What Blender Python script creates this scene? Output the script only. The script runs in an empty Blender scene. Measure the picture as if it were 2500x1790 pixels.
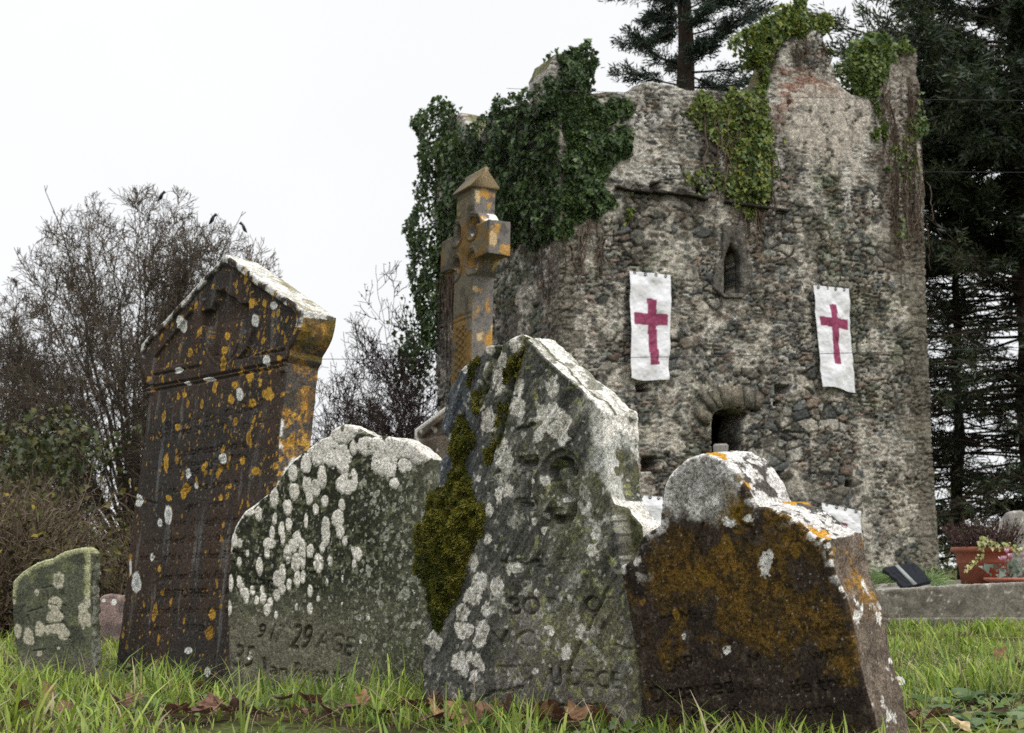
import bpy, math, random
import numpy as np
from mathutils import Vector
rng = np.random.default_rng(7); random.seed(7)
R = math.radians
scene = bpy.context.scene
COL = scene.collection
F, CX, CY, PITCH, CAMH = 3500.0, 1250.0, 895.0, R(8.0), 0.45
cp, sp = math.cos(PITCH), math.sin(PITCH)
EYE = np.array([0, 0, CAMH])

# ---------- photograph measuring helpers ----------
def ray(px, py):
    px = np.asarray(px, float); py = np.asarray(py, float)
    r = (px - CX) / F; u = (CY - py) / F
    return np.stack([r, cp - u * sp, sp + u * cp], -1)
def at(px, py, Y):
    d = ray(px, py); return EYE + d * (Y / d[..., 1:2] if d.ndim > 1 else Y / d[1])
def on_ground(px, py, z=0.0):
    d = ray(px, py); return EYE + d * ((z - CAMH) / d[2])
def unit(v):
    v = np.asarray(v, float); return v / np.linalg.norm(v)
class Plane:
    """A measuring plane: u to the right along the face, v up it, n out of it."""
    def __init__(s, O, yaw=0.0, lean=0.0):
        s.O = np.asarray(O, float); a = R(yaw); b = R(lean)
        s.u = np.array([math.cos(a), -math.sin(a), 0])
        n0 = np.array([-math.sin(a), -math.cos(a), 0])
        s.v = np.array([0, 0, 1]) * math.cos(b) - n0 * math.sin(b)
        s.n = np.cross(s.u, s.v)
    def st(s, px, py):
        d = ray(px, py); k = ((s.O - EYE) @ s.n) / (d @ s.n)
        P = EYE + d * k[..., None]
        return np.stack([(P - s.O) @ s.u, (P - s.O) @ s.v], -1)
    def pts(s, L): return s.st(*np.array(L, float).T)
    def world(s, st, h=0.0):
        st = np.asarray(st, float); h = np.broadcast_to(np.asarray(h, float), st.shape[:-1])
        return s.O + st[..., 0:1] * s.u + st[..., 1:2] * s.v + h[..., None] * s.n

# ---------- numpy noise ----------
def _h(ix, iy, iz, seed):
    x = (ix.astype(np.int64) * 374761393 + iy.astype(np.int64) * 668265263 + iz.astype(np.int64) * 2147483647 + seed * 144665) & 0x7fffffff
    x = ((x ^ (x >> 13)) * 1274126177) & 0x7fffffff
    x = ((x ^ (x >> 15)) * 2246822519) & 0x7fffffff
    return ((x ^ (x >> 16)) & 0xffffff) / float(0xffffff)
def vnoise(p, seed=0):
    i = np.floor(p); f = p - i; f = f * f * f * (f * (f * 6 - 15) + 10)
    i = i.astype(np.int64); o = 0
    for a in (0, 1):
        for b in (0, 1):
            for c in (0, 1):
                w = (f[:, 0] if a else 1 - f[:, 0]) * (f[:, 1] if b else 1 - f[:, 1]) * (f[:, 2] if c else 1 - f[:, 2])
                o = o + w * _h(i[:, 0] + a, i[:, 1] + b, i[:, 2] + c, seed)
    return o * 2 - 1
def fbm(p, scale=1.0, oct=4, seed=0, gain=0.5):
    p = np.asarray(p, float)
    if p.shape[1] == 2: p = np.c_[p, np.zeros(len(p))]
    p = p * scale; a = 1.0; o = 0; t = 0
    for k in range(oct):
        o = o + a * vnoise(p + 17.3 * k, seed + k); t += a; a *= gain; p = p * 2.03
    return o / t
def cells(p, seed=0, jit=0.9):
    """2-D Worley: nearest distance, second distance, cell id in 0..1, second id"""
    i = np.floor(p).astype(np.int64); n = len(p)
    f1 = np.full(n, 9.0); f2 = np.full(n, 9.0); id1 = np.zeros(n)
    for a in (-1, 0, 1):
        for b in (-1, 0, 1):
            cx = i[:, 0] + a; cy = i[:, 1] + b; z = np.zeros_like(cx)
            px = cx + 0.5 + jit * (_h(cx, cy, z, seed) - 0.5); py = cy + 0.5 + jit * (_h(cx, cy, z + 1, seed) - 0.5)
            d = np.hypot(p[:, 0] - px, p[:, 1] - py); idn = _h(cx, cy, z + 2, seed)
            m = d < f1; f2 = np.where(m, f1, np.minimum(f2, d)); id1 = np.where(m, idn, id1); f1 = np.where(m, d, f1)
    return f1, f2, id1
def spots(p, cell, prob, seed, rmin=0.2, rmax=0.5, asp=1.0, wob=0.15, density=None):
    """scattered lichen discs: returns normalised radius (<1 inside) and id"""
    q = p / cell; q = q * np.array([1.0, 1.0 / asp])
    ww = fbm(q, 2.2, 3, seed + 50) * wob; i = np.floor(q).astype(np.int64)
    best = np.full(len(p), 9.0); idb = np.zeros(len(p))
    for a in (-1, 0, 1):
        for b in (-1, 0, 1):
            cx = i[:, 0] + a; cy = i[:, 1] + b; z = np.zeros_like(cx)
            ox = cx + _h(cx, cy, z, seed); oy = cy + _h(cx, cy, z + 1, seed)
            pr = prob if density is None else prob * density(np.c_[ox * cell, oy * cell * asp])
            ok = _h(cx, cy, z + 2, seed) < pr
            r = rmin + (rmax - rmin) * _h(cx, cy, z + 3, seed) ** 1.6
            d = np.where(ok, (np.hypot(q[:, 0] - ox, q[:, 1] - oy) + ww) / r, 9.0)
            m = d < best; best = np.where(m, d, best); idb = np.where(m, _h(cx, cy, z + 4, seed), idb)
    return best, idb
def sstep(a, b, x):
    t = np.clip((x - a) / (b - a), 0, 1); return t * t * (3 - 2 * t)
def mix(a, b, m): return a + (np.asarray(b, float) - a) * np.asarray(m)[:, None]
def base(n, c): return np.tile(np.array(c, float), (n, 1))

# ---------- signed distance shapes ----------
def sdf_poly(V):
    V = np.asarray(V, float); W = np.roll(V, -1, 0)
    def f(p):
        d2 = np.full(len(p), 1e9); ins = np.zeros(len(p), bool)
        for a, b in zip(V, W):
            e = b - a; w = p - a
            k = np.clip((w @ e) / (e @ e + 1e-12), 0, 1); q = w - k[:, None] * e
            d2 = np.minimum(d2, (q * q).sum(1))
            c = ((a[1] <= p[:, 1]) & (b[1] > p[:, 1])) | ((b[1] <= p[:, 1]) & (a[1] > p[:, 1]))
            if abs(e[1]) > 1e-12:
                x = a[0] + (p[:, 1] - a[1]) / e[1] * e[0]; ins ^= c & (p[:, 0] < x)
        return np.where(ins, 1, -1) * np.sqrt(d2)
    return f

# ---------- mesh building ----------
GAIN = {'weathered_gravestone': 1.85, 'rubble_masonry': 1.2, 'ivy_leaves': 1.5, 'grass_blades': 1.45, 'bark': 1.2, 'dead_leaf': 1.4, 'soil': 1.2, 'banner_cloth': 1.2, 'grave_concrete': 1.35, 'terracotta': 1.2}
def link(ob, parent=None):
    COL.objects.link(ob)
    if parent is not None: ob.parent = parent
    return ob
def mesh(name, V, faces, mat, parent=None, col=None, smooth=False):
    """faces: list of int arrays (n,k)"""
    V = np.asarray(V, float)
    if parent is not None: V = V - np.array(parent.location)
    me = bpy.data.meshes.new(name); me.vertices.add(len(V)); me.vertices.foreach_set('co', V.ravel().astype(np.float32))
    if not isinstance(faces, list): faces = [faces]
    faces = [np.asarray(f) for f in faces if len(f)]
    idx = np.concatenate([f.ravel() for f in faces]); tot = np.concatenate([np.full(len(f), f.shape[1]) for f in faces])
    st = np.concatenate([[0], np.cumsum(tot)[:-1]])
    me.loops.add(len(idx)); me.loops.foreach_set('vertex_index', idx.astype(np.int32))
    me.polygons.add(len(tot)); me.polygons.foreach_set('loop_start', st.astype(np.int32)); me.polygons.foreach_set('loop_total', tot.astype(np.int32))
    me.update(calc_edges=True); me.validate()
    if smooth: me.polygons.foreach_set('use_smooth', np.ones(len(me.polygons), bool))
    if col is not None:
        at_ = me.color_attributes.new('Col', 'FLOAT_COLOR', 'POINT')
        f = GAIN.get(mat.name, 1.0); col = f * col / (1 + (f - 1) * 1.25 * col)
        c = np.c_[np.clip(col, 0, .88), np.ones(len(col))].astype(np.float32); at_.data.foreach_set('color', c.ravel())
    me.materials.append(mat)
    return link(bpy.data.objects.new(name, me), parent)
def tag(o, label=None, cat=None, group=None, kind=None):
    if label: o['label'] = label
    if cat: o['category'] = cat
    if group: o['group'] = group
    if kind: o['kind'] = kind
    return o
def thing(name, label, cat, loc=(0, 0, 0), group=None):
    o = bpy.data.objects.new(name, None); o.location = [float(x) for x in loc]; COL.objects.link(o)
    return tag(o, label, cat, group)

def slab(name, pl, sdf, bounds, T, res, mat, color, height=None, parent=None, rnd=0.012, rings=None, wob=0.004, wobs=6.0,
         chip=0.006, chips=25.0, smooth=True, back=True, tshift=None):
    """A real slab: front face on pl inside sdf>0, thickness T away from the viewer, worn by noise."""
    s0, s1, t0, t1 = bounds
    ns = int((s1 - s0) / res) + 2; nt = int((t1 - t0) / res) + 2
    S, TT = np.meshgrid(s0 + res * np.arange(ns), t0 + res * np.arange(nt)); p = np.c_[S.ravel(), TT.ravel()]
    sd = sdf(p); ok = (sd > -0.45 * res).reshape(nt, ns)
    q = ok[:-1, :-1] & ok[1:, :-1] & ok[:-1, 1:] & ok[1:, 1:]
    jj, ii = np.nonzero(q); a = jj * ns + ii
    Q = np.stack([a, a + 1, a + 1 + ns, a + ns], 1)
    used = np.unique(Q); mp = np.full(ns * nt, -1); mp[used] = np.arange(len(used)); Q = mp[Q]; p = p[used].copy()
    N = len(p)
    E = np.concatenate([Q[:, [0, 1]], Q[:, [1, 2]], Q[:, [2, 3]], Q[:, [3, 0]]])
    key = E[:, 0] * N + E[:, 1]; rev = E[:, 1] * N + E[:, 0]
    B = E[~np.isin(key, rev)]; bv = np.unique(B)
    for _ in range(3):
        e = res * 0.2; pb = p[bv]; d = sdf(pb)
        g = np.stack([sdf(pb + [e, 0]) - sdf(pb - [e, 0]), sdf(pb + [0, e]) - sdf(pb - [0, e])], 1)
        g /= np.maximum(np.linalg.norm(g, axis=1, keepdims=True), 1e-9)
        p[bv] = pb - np.clip(d, -res, res)[:, None] * g
    sd = np.maximum(sdf(p), 0); sd[bv] = 0
    out = np.zeros((N, 2)); dd = p[B[:, 1]] - p[B[:, 0]]; on = np.stack([dd[:, 1], -dd[:, 0]], 1)
    np.add.at(out, B[:, 0], on); np.add.at(out, B[:, 1], on)
    out = out[bv] / np.maximum(np.linalg.norm(out[bv], axis=1, keepdims=True), 1e-9)
    h = np.zeros(N) if height is None else height(p, sd)
    rr = np.clip(rnd - sd, 0, rnd); h = h - (rnd - np.sqrt(np.maximum(rnd * rnd - rr * rr, 0)))
    Pf = pl.world(p, h)
    nr = rings or max(2, int(T / (res * 1.4)))
    ds = np.linspace(0, 1, nr + 1)[1:] * (T - rnd) + rnd
    V = [Pf]; st = [p]; dep = [np.zeros(N)]; side = [np.zeros(N)]; sdv = [sd]; up = [np.zeros(N)]
    M = len(bv); lo = np.full(N, -1); lo[bv] = np.arange(M)
    faces = [Q]; prev = bv; hb = h[bv] + rnd
    outw = out[:, 0:1] * pl.u + out[:, 1:2] * pl.v
    for k, d in enumerate(ds):
        pts = pl.world(p[bv], -d + hb * (1 - k / len(ds)))
        nz = fbm(pts, chips, 4, 91) * chip * min(1, (k + 1) / 3)
        V.append(pts + outw * nz[:, None]); st.append(p[bv] + out * d); dep.append(np.full(M, d)); side.append(np.ones(M)); sdv.append(np.zeros(M)); up.append(outw[:, 2])
        cur = N + k * M + np.arange(M); a_, b_ = lo[B[:, 0]], lo[B[:, 1]]
        faces.append(np.stack([prev[a_], cur[a_], cur[b_], prev[b_]], 1)); prev = cur
    if back:
        n0 = N + len(ds) * M; inn = np.ones(N, bool); inn[bv] = False
        bm_ = np.full(N, -1); bm_[bv] = prev; bm_[inn] = n0 + np.arange(inn.sum())
        V.append(pl.world(p[inn], -T)); st.append(p[inn]); k = inn.sum(); dep.append(np.full(k, T)); side.append(np.full(k, 2.0)); sdv.append(sd[inn]); up.append(np.zeros(k))
        faces.append(bm_[Q][:, ::-1])
    V = np.concatenate(V); st = np.concatenate(st); dep = np.concatenate(dep); side = np.concatenate(side); sdv = np.concatenate(sdv); up = np.concatenate(up)
    if wob:
        V = V + np.stack([fbm(V, wobs, 3, 201 + 7 * k) for k in range(3)], 1) * wob
    C = color(dict(st=st, d=dep, side=side, sd=sdv, up=up, P=V, n=len(V), bottom=st[:, 1]))
    return mesh(name, V, faces, mat, parent, C, smooth)

def tubes(segs, sides=4):
    """segs: array (n,8) p0 p1 r0 r1 -> verts, quads"""
    s = np.asarray(segs, float); p0, p1, r0, r1 = s[:, :3], s[:, 3:6], s[:, 6], s[:, 7]
    d = p1 - p0; d /= np.maximum(np.linalg.norm(d, axis=1, keepdims=True), 1e-9)
    ref = np.where(np.abs(d[:, 2:3]) > 0.9, np.array([[1.0, 0, 0]]), np.array([[0, 0, 1.0]]))
    x = np.cross(d, ref); x /= np.maximum(np.linalg.norm(x, axis=1, keepdims=True), 1e-9); y = np.cross(d, x)
    a = np.arange(sides) * 2 * math.pi / sides
    ring = np.cos(a)[None, :, None] * x[:, None] + np.sin(a)[None, :, None] * y[:, None]
    A = p0[:, None] + ring * r0[:, None, None]; Bv = p1[:, None] + ring * r1[:, None, None]
    V = np.concatenate([A, Bv], 1).reshape(-1, 3); n = len(s); o = np.arange(n)[:, None] * 2 * sides; k = np.arange(sides)
    q = np.stack([o + k, o + (k + 1) % sides, o + sides + (k + 1) % sides, o + sides + k], -1).reshape(-1, 4)
    return V, q
def path_segs(P, r0, r1):
    P = np.asarray(P, float); n = len(P) - 1; r = np.linspace(r0, r1, n + 1)
    return np.c_[P[:-1], P[1:], r[:-1], r[1:]]
def box(c, sx, sy, sz, rz=0.0):
    """8 verts + quads, base at c"""
    x, y = sx / 2, sy / 2
    V = np.array([[-x, -y, 0], [x, -y, 0], [x, y, 0], [-x, y, 0], [-x, -y, sz], [x, -y, sz], [x, y, sz], [-x, y, sz]])
    c_, s_ = math.cos(rz), math.sin(rz); V = np.c_[V[:, 0] * c_ - V[:, 1] * s_, V[:, 0] * s_ + V[:, 1] * c_, V[:, 2]] + np.asarray(c)
    return V, np.array([[3, 2, 1, 0], [4, 5, 6, 7], [0, 1, 5, 4], [1, 2, 6, 5], [2, 3, 7, 6], [3, 0, 4, 7]])
def join(parts):
    V = []; Fq = {}; n = 0
    for v, f in parts:
        V.append(v); f = np.asarray(f); Fq.setdefault(f.shape[1], []).append(f + n); n += len(v)
    return np.concatenate(V), [np.concatenate(x) for x in Fq.values()]
def lathe(prof, c, n=32):
    prof = np.array(prof, float); a = np.arange(n) * 2 * math.pi / n
    V = np.stack([prof[:, 0:1] * np.cos(a), prof[:, 0:1] * np.sin(a), np.repeat(prof[:, 1:2], n, 1)], -1).reshape(-1, 3) + np.asarray(c)
    q = []
    for i in range(len(prof) - 1):
        k = np.arange(n); q.append(np.stack([i * n + k, i * n + (k + 1) % n, (i + 1) * n + (k + 1) % n, (i + 1) * n + k], 1))
    return V, np.concatenate(q)

# ---------- materials ----------
def mat_attr(name, rough=0.9, grain=(60.0, 0.35), grain2=None, bump=(80.0, 0.3, 0.003), spec=0.3, trans=0.0, attr=True, rgb=(.5, .5, .5), coords='Object'):
    m = bpy.data.materials.new(name); m.use_nodes = True; nt = m.node_tree; nd = nt.nodes; L = nt.links
    b = nd['Principled BSDF']; b.inputs['Roughness'].default_value = rough
    b.inputs['Specular IOR Level'].default_value = spec
    tc = nd.new('ShaderNodeTexCoord')
    if attr:
        ca = nd.new('ShaderNodeVertexColor'); ca.layer_name = 'Col'; c = ca.outputs['Color']
    else:
        rg = nd.new('ShaderNodeRGB'); rg.outputs[0].default_value = (*rgb, 1); c = rg.outputs[0]
    for g in (grain, grain2):
        if not g: continue
        n = nd.new('ShaderNodeTexNoise'); n.inputs['Scale'].default_value = g[0]; n.inputs['Detail'].default_value = 5; n.inputs['Roughness'].default_value = 0.65
        L.new(tc.outputs[coords], n.inputs['Vector'])
        mr = nd.new('ShaderNodeMapRange'); mr.inputs[1].default_value = 0.38; mr.inputs[2].default_value = 0.62
        mr.inputs[3].default_value = 1 - g[1]; mr.inputs[4].default_value = 1 + g[1]; L.new(n.outputs['Fac'], mr.inputs[0])
        vm = nd.new('ShaderNodeVectorMath'); vm.operation = 'SCALE'; L.new(c, vm.inputs[0]); L.new(mr.outputs[0], vm.inputs['Scale']); c = vm.outputs[0]
    L.new(c, b.inputs['Base Color'])
    if bump:
        n = nd.new('ShaderNodeTexNoise'); n.inputs['Scale'].default_value = bump[0]; n.inputs['Detail'].default_value = 6; n.inputs['Roughness'].default_value = 0.7
        L.new(tc.outputs[coords], n.inputs['Vector'])
        bp = nd.new('ShaderNodeBump'); bp.inputs['Strength'].default_value = bump[1]; bp.inputs['Distance'].default_value = bump[2]
        L.new(n.outputs['Fac'], bp.inputs['Height']); L.new(bp.outputs[0], b.inputs['Normal'])
    if trans:
        tr = nd.new('ShaderNodeBsdfTranslucent'); L.new(c, tr.inputs['Color']); mx = nd.new('ShaderNodeMixShader'); mx.inputs[0].default_value = trans
        L.new(b.outputs[0], mx.inputs[1]); L.new(tr.outputs[0], mx.inputs[2]); L.new(mx.outputs[0], nd['Material Output'].inputs['Surface'])
    return m
M_STONE = mat_attr('weathered_gravestone', 0.92, (120.0, 0.42), (330.0, 0.40), (220.0, 0.9, 0.005), 0.04)
M_WALL = mat_attr('rubble_masonry', 0.95, (9.0, 0.35), (30.0, 0.45), (26.0, 0.9, 0.05), 0.04)
M_LEAF = mat_attr('ivy_leaves', 0.5, (6.0, 0.12), None, None, 0.4, 0.22)
M_GRASS = mat_attr('grass_blades', 0.55, (30.0, 0.1), None, None, 0.35, 0.35)
M_BARK = mat_attr('bark', 0.95, (12.0, 0.3), None, (30.0, 0.5, 0.01), 0.05)
M_SOIL = mat_attr('soil', 0.97, (40.0, 0.4), (8.0, 0.3), (60.0, 0.8, 0.01), 0.03)
M_DRY = mat_attr('dead_leaf', 0.75, (70.0, 0.3), None, (90.0, 0.4, 0.002), 0.3, 0.15)

# ---------- carved lettering ----------
_glyph = {}
def glyph_mask(txt, shear=0.0):
    k = (txt, shear)
    if k in _glyph: return _glyph[k]
    cu = bpy.data.curves.new('lettering', 'FONT'); cu.body = txt; cu.resolution_u = 6; cu.shear = shear
    ob = bpy.data.objects.new('lettering', cu); COL.objects.link(ob); bpy.context.view_layer.update()
    me = bpy.data.meshes.new_from_object(ob.evaluated_get(bpy.context.evaluated_depsgraph_get()))
    V = np.array([v.co[:2] for v in me.vertices]); me.calc_loop_triangles(); T = np.array([t.vertices[:] for t in me.loop_triangles])
    bpy.data.objects.remove(ob); bpy.data.curves.remove(cu); bpy.data.meshes.remove(me)
    res = 48.0; lo = V.min(0) - 0.1; sz = ((V.max(0) + 0.1 - lo) * res).astype(int) + 1
    im = np.zeros((sz[1], sz[0]))
    for t in T:
        a, b, c = (V[t] - lo) * res
        x0, y0 = np.floor(np.minimum(np.minimum(a, b), c)).astype(int); x1, y1 = np.ceil(np.maximum(np.maximum(a, b), c)).astype(int) + 1
        X, Y = np.meshgrid(np.arange(x0, x1), np.arange(y0, y1))
        def sg(p, q): return (q[0] - p[0]) * (Y - p[1]) - (q[1] - p[1]) * (X - p[0])
        s1, s2, s3 = sg(a, b), sg(b, c), sg(c, a); m = ((s1 >= 0) & (s2 >= 0) & (s3 >= 0)) | ((s1 <= 0) & (s2 <= 0) & (s3 <= 0))
        im[y0:y1, x0:x1][m[:sz[1] - y0, :sz[0] - x0]] = 1
    for _ in range(2):
        im = (im + np.roll(im, 1, 0) + np.roll(im, -1, 0) + np.roll(im, 1, 1) + np.roll(im, -1, 1)) / 5
    _glyph[k] = (im, lo, res, V.min(0), V.max(0)); return _glyph[k]
def letters(pl, p, lines):
    """lines: (text, px x0,y0 of baseline start, x1,y1 of baseline end, cap height px, depth m[, shear])"""
    h = np.zeros(len(p))
    for ln in lines:
        txt, x0, y0, x1, y1, cap, dep = ln[:7]; im, lo, res, mn, mx = glyph_mask(txt, ln[7] if len(ln) > 7 else 0.0)
        A, B = pl.st(np.array([x0, x1]), np.array([y0, y1])); C = pl.st(np.array([x0]), np.array([y0 - cap]))[0]
        e = B - A; Ls = np.linalg.norm(e); e /= Ls; f = np.array([-e[1], e[0]]); ch = max(abs((C - A) @ f), 1e-4)
        sx = (mx[0] - mn[0]) / Ls; sy = 0.70 / ch
        x = ((p - A) @ e) * sx + mn[0]; y = ((p - A) @ f) * sy
        ix = (x - lo[0]) * res; iy = (y - lo[1]) * res
        m = (ix >= 0) & (iy >= 0) & (ix < im.shape[1] - 1) & (iy < im.shape[0] - 1)
        i0 = ix[m].astype(int); j0 = iy[m].astype(int); fx = ix[m] - i0; fy = iy[m] - j0
        v = im[j0, i0] * (1 - fx) * (1 - fy) + im[j0, i0 + 1] * fx * (1 - fy) + im[j0 + 1, i0] * (1 - fx) * fy + im[j0 + 1, i0 + 1] * fx * fy
        wear = 0.35 + 0.65 * sstep(-0.35, 0.3, fbm(p[m], 14.0, 3, 77)); h[m] -= v * dep * wear
    return h
def groove(p, pts, w, dep):
    """carved line through plane points"""
    h = np.zeros(len(p)); d = np.full(len(p), 9.0)
    for a, b in zip(pts[:-1], pts[1:]):
        e = b - a; k = np.clip(((p - a) @ e) / (e @ e), 0, 1); d = np.minimum(d, np.linalg.norm(p - a - k[:, None] * e, axis=1))
    return -dep * np.clip(1 - (d / w) ** 2, 0, 1)
def inside(p, poly, soft):
    return sstep(-soft, soft, sdf_poly(poly)(p))
def ellipses(pl, p, L, wob=0.22, seed=5, scale=30.0):
    """authored patches: (px,py,rx,ry) in photograph pixels; returns normalised radius"""
    best = np.full(len(p), 9.0); w = fbm(p, scale, 5, seed, .6) * wob + fbm(p, scale * 4, 3, seed + 3) * wob * 0.5; idx = np.zeros(len(p))
    for k, (x, y, rx, ry) in enumerate(L):
        c, cx, cy = pl.st(np.array([x, x + rx, x]), np.array([y, y, y + ry]))
        ex = cx - c; ey = cy - c; Mi = np.linalg.inv(np.stack([ex, ey], 1)); q = (p - c) @ Mi.T
        d = np.hypot(q[:, 0], q[:, 1]) + w; m = d < best; best = np.where(m, d, best); idx = np.where(m, k, idx)
    return best, idx
# =====================  GRAVESTONES  =====================
def poly_px(pl, L, sx, ox, oy): return pl.pts([(ox + x / sx, oy + y / sx) for x, y in L])
def bounds_of(V, m=0.02): return V[:, 0].min() - m, V[:, 0].max() + m, V[:, 1].min() - m, V[:, 1].max() + m
ORANGE = (.40, .20, .028); ORANGE2 = (.30, .135, .02); PALE = (.62, .575, .48); WHITE_L = (.70, .68, .62); GREYL = (.36, .35, .30)

# ---- tall brown memorial with gabled head (left) ----
PT = Plane(on_ground(281, 1640), 47, 5)
Tq = lambda x, y: (250 + x / 2.707, 600 + y / 2.707)
T_out = PT.pts([Tq(825, 60), Tq(1340, 425), Tq(1325, 515), Tq(1312, 560), Tq(1285, 625), Tq(1245, 690), Tq(1240, 730), Tq(1218, 770), Tq(1215, 800), (678, 1080), (655, 1400), (642, 1690)])
T_left = PT.pts([(281, 1640), (322, 1290), (366, 968), Tq(310, 930), Tq(300, 885), Tq(270, 820), Tq(262, 740), Tq(273, 655)])
T_poly = np.concatenate([T_out, [[T_out[-1][0], -.15], [T_left[0][0], -.15]], T_left])
T_pan_l = poly_px(PT, [(600, 405), (345, 740), (365, 815), (590, 765), (640, 700), (600, 600)], 2.707, 250, 600)
T_pan_r = poly_px(PT, [(985, 250), (1275, 440), (1215, 650), (890, 745), (960, 660), (1000, 520), (1010, 400)], 2.707, 250, 600)
T_cross = poly_px(PT, [(752, 300), (805, 290), (825, 330), (870, 345), (905, 385), (960, 380), (965, 470), (850, 500), (800, 505), (795, 560), (770, 720), (715, 730), (700, 630), (705, 545), (700, 520), (652, 525), (655, 435), (715, 415), (740, 360)], 2.707, 250, 600)
oc = PT.st(*[np.array([v]) for v in Tq(800, 455)])[0]; ox_ = PT.st(*[np.array([v]) for v in Tq(940, 432)])[0] - oc; oy_ = PT.st(*[np.array([v]) for v in Tq(795, 770)])[0] - oc
T_M = np.linalg.inv(np.stack([ox_, oy_], 1))
T_lines = [PT.pts([Tq(*a), Tq(*b)]) for a, b in [((340, 857), (640, 795)), ((885, 745), (1215, 685)), ((312, 935), (1222, 762)), ((320, 962), (1222, 790))]]
T_apex = PT.pts([Tq(290, 690), Tq(825, 105), Tq(1330, 480)])
T_text = [('of Dublin', 548, 1020, 640, 992, 28, .006, .3), ('Sacred to the', 400, 1052, 530, 1026, 20, .005, .3), ('Duner', 592, 1050, 650, 1036, 16, .005), ('beloved brother', 385, 1072, 560, 1044, 18, .005, .2),
          ('oppression all', 430, 1118, 620, 1090, 20, .006, .2), ('and departed life', 380, 1150, 600, 1122, 15, .004), ('aged 58 years', 440, 1164, 580, 1142, 16, .005, .2), ('Also of his son the', 385, 1208, 610, 1182, 16, .005),
          ('aged 57 years', 450, 1246, 545, 1235, 17, .006, .2), ('and his daughter', 370, 1290, 580, 1275, 15, .005), ('who died in Dublin', 350, 1332, 565, 1318, 17, .005, .2),
          ('the 4th of the September 31', 340, 1370, 560, 1362, 16, .006, .2), ('and her Uncle Part', 390, 1418, 560, 1412, 18, .007, .2), ('CHRISTOPHER MUR', 376, 1462, 562, 1456, 20, .007, .1), ('husband of the above', 330, 1500, 562, 1498, 16, .006, .2), ('March 1837', 350, 1540, 520, 1542, 15, .004)]
def T_height(p, sd):
    h = fbm(p, 9, 5, 3) * .004 + fbm(p * [3, .5], 20, 3, 9) * .0015
    h -= .014 * inside(p, T_pan_l, .003) + .014 * inside(p, T_pan_r, .003) + .032 * inside(p, T_cross, .003)
    q = np.hypot(*((p - oc) @ T_M.T).T)
    h -= .006 * np.exp(-((q - 1.0) / .035) ** 2) + .004 * np.exp(-((q - 1.12) / .03) ** 2)
    for g in T_lines: h += groove(p, g, .007, .011)
    d = np.minimum(*[np.abs(((p - a) @ np.array([-(b - a)[1], (b - a)[0]])) / np.linalg.norm(b - a)) for a, b in zip(T_apex[:-1], T_apex[1:])])
    top = p[:, 1] > PT.pts([Tq(312, 945)])[0, 1] - .03
    h += np.where(top & (sd > .03), 0, np.where(top, .012 * sstep(.036, .028, sd), 0))
    h += groove(p, PT.pts([(316, 1215), (345, 1222), (385, 1230)]), .006, .008)
    return h + letters(PT, p, T_text) * 1.7
T_white = [(411, 1258, 9, 22), (332, 1422, 11, 26), (318, 1385, 3, 20), (338, 1222, 9, 16), (585, 962, 9, 16), (545, 1120, 10, 14), (460, 1155, 6, 11), (372, 1361, 5, 10), (390, 1275, 6, 10), (456, 935, 7, 6), (510, 925, 12, 5), (620, 782, 6, 16), (663, 745, 10, 10), (440, 790, 9, 20), (460, 1590, 10, 8), (435, 905, 10, 8), (650, 880, 8, 12), (478, 1185, 4, 6), (505, 1640, 7, 12)]
T_or = [(555, 820, 6, 10), (548, 855, 7, 9), (653, 963, 13, 17), (615, 740, 9, 12), (640, 740, 6, 10), (564, 975, 7, 13), (540, 1215, 5, 8), (518, 1497, 8, 14), (448, 1205, 7, 14), (412, 1215, 8, 7), (405, 1130, 6, 22), (434, 1042, 7, 8), (449, 965, 6, 8), (590, 1125, 6, 10), (615, 983, 9, 12), (622, 1150, 9, 10), (560, 1185, 6, 8), (682, 875, 6, 7), (415, 1245, 5, 10), (390, 1388, 4, 8), (610, 920, 10, 14), (575, 940, 8, 10)]
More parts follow.
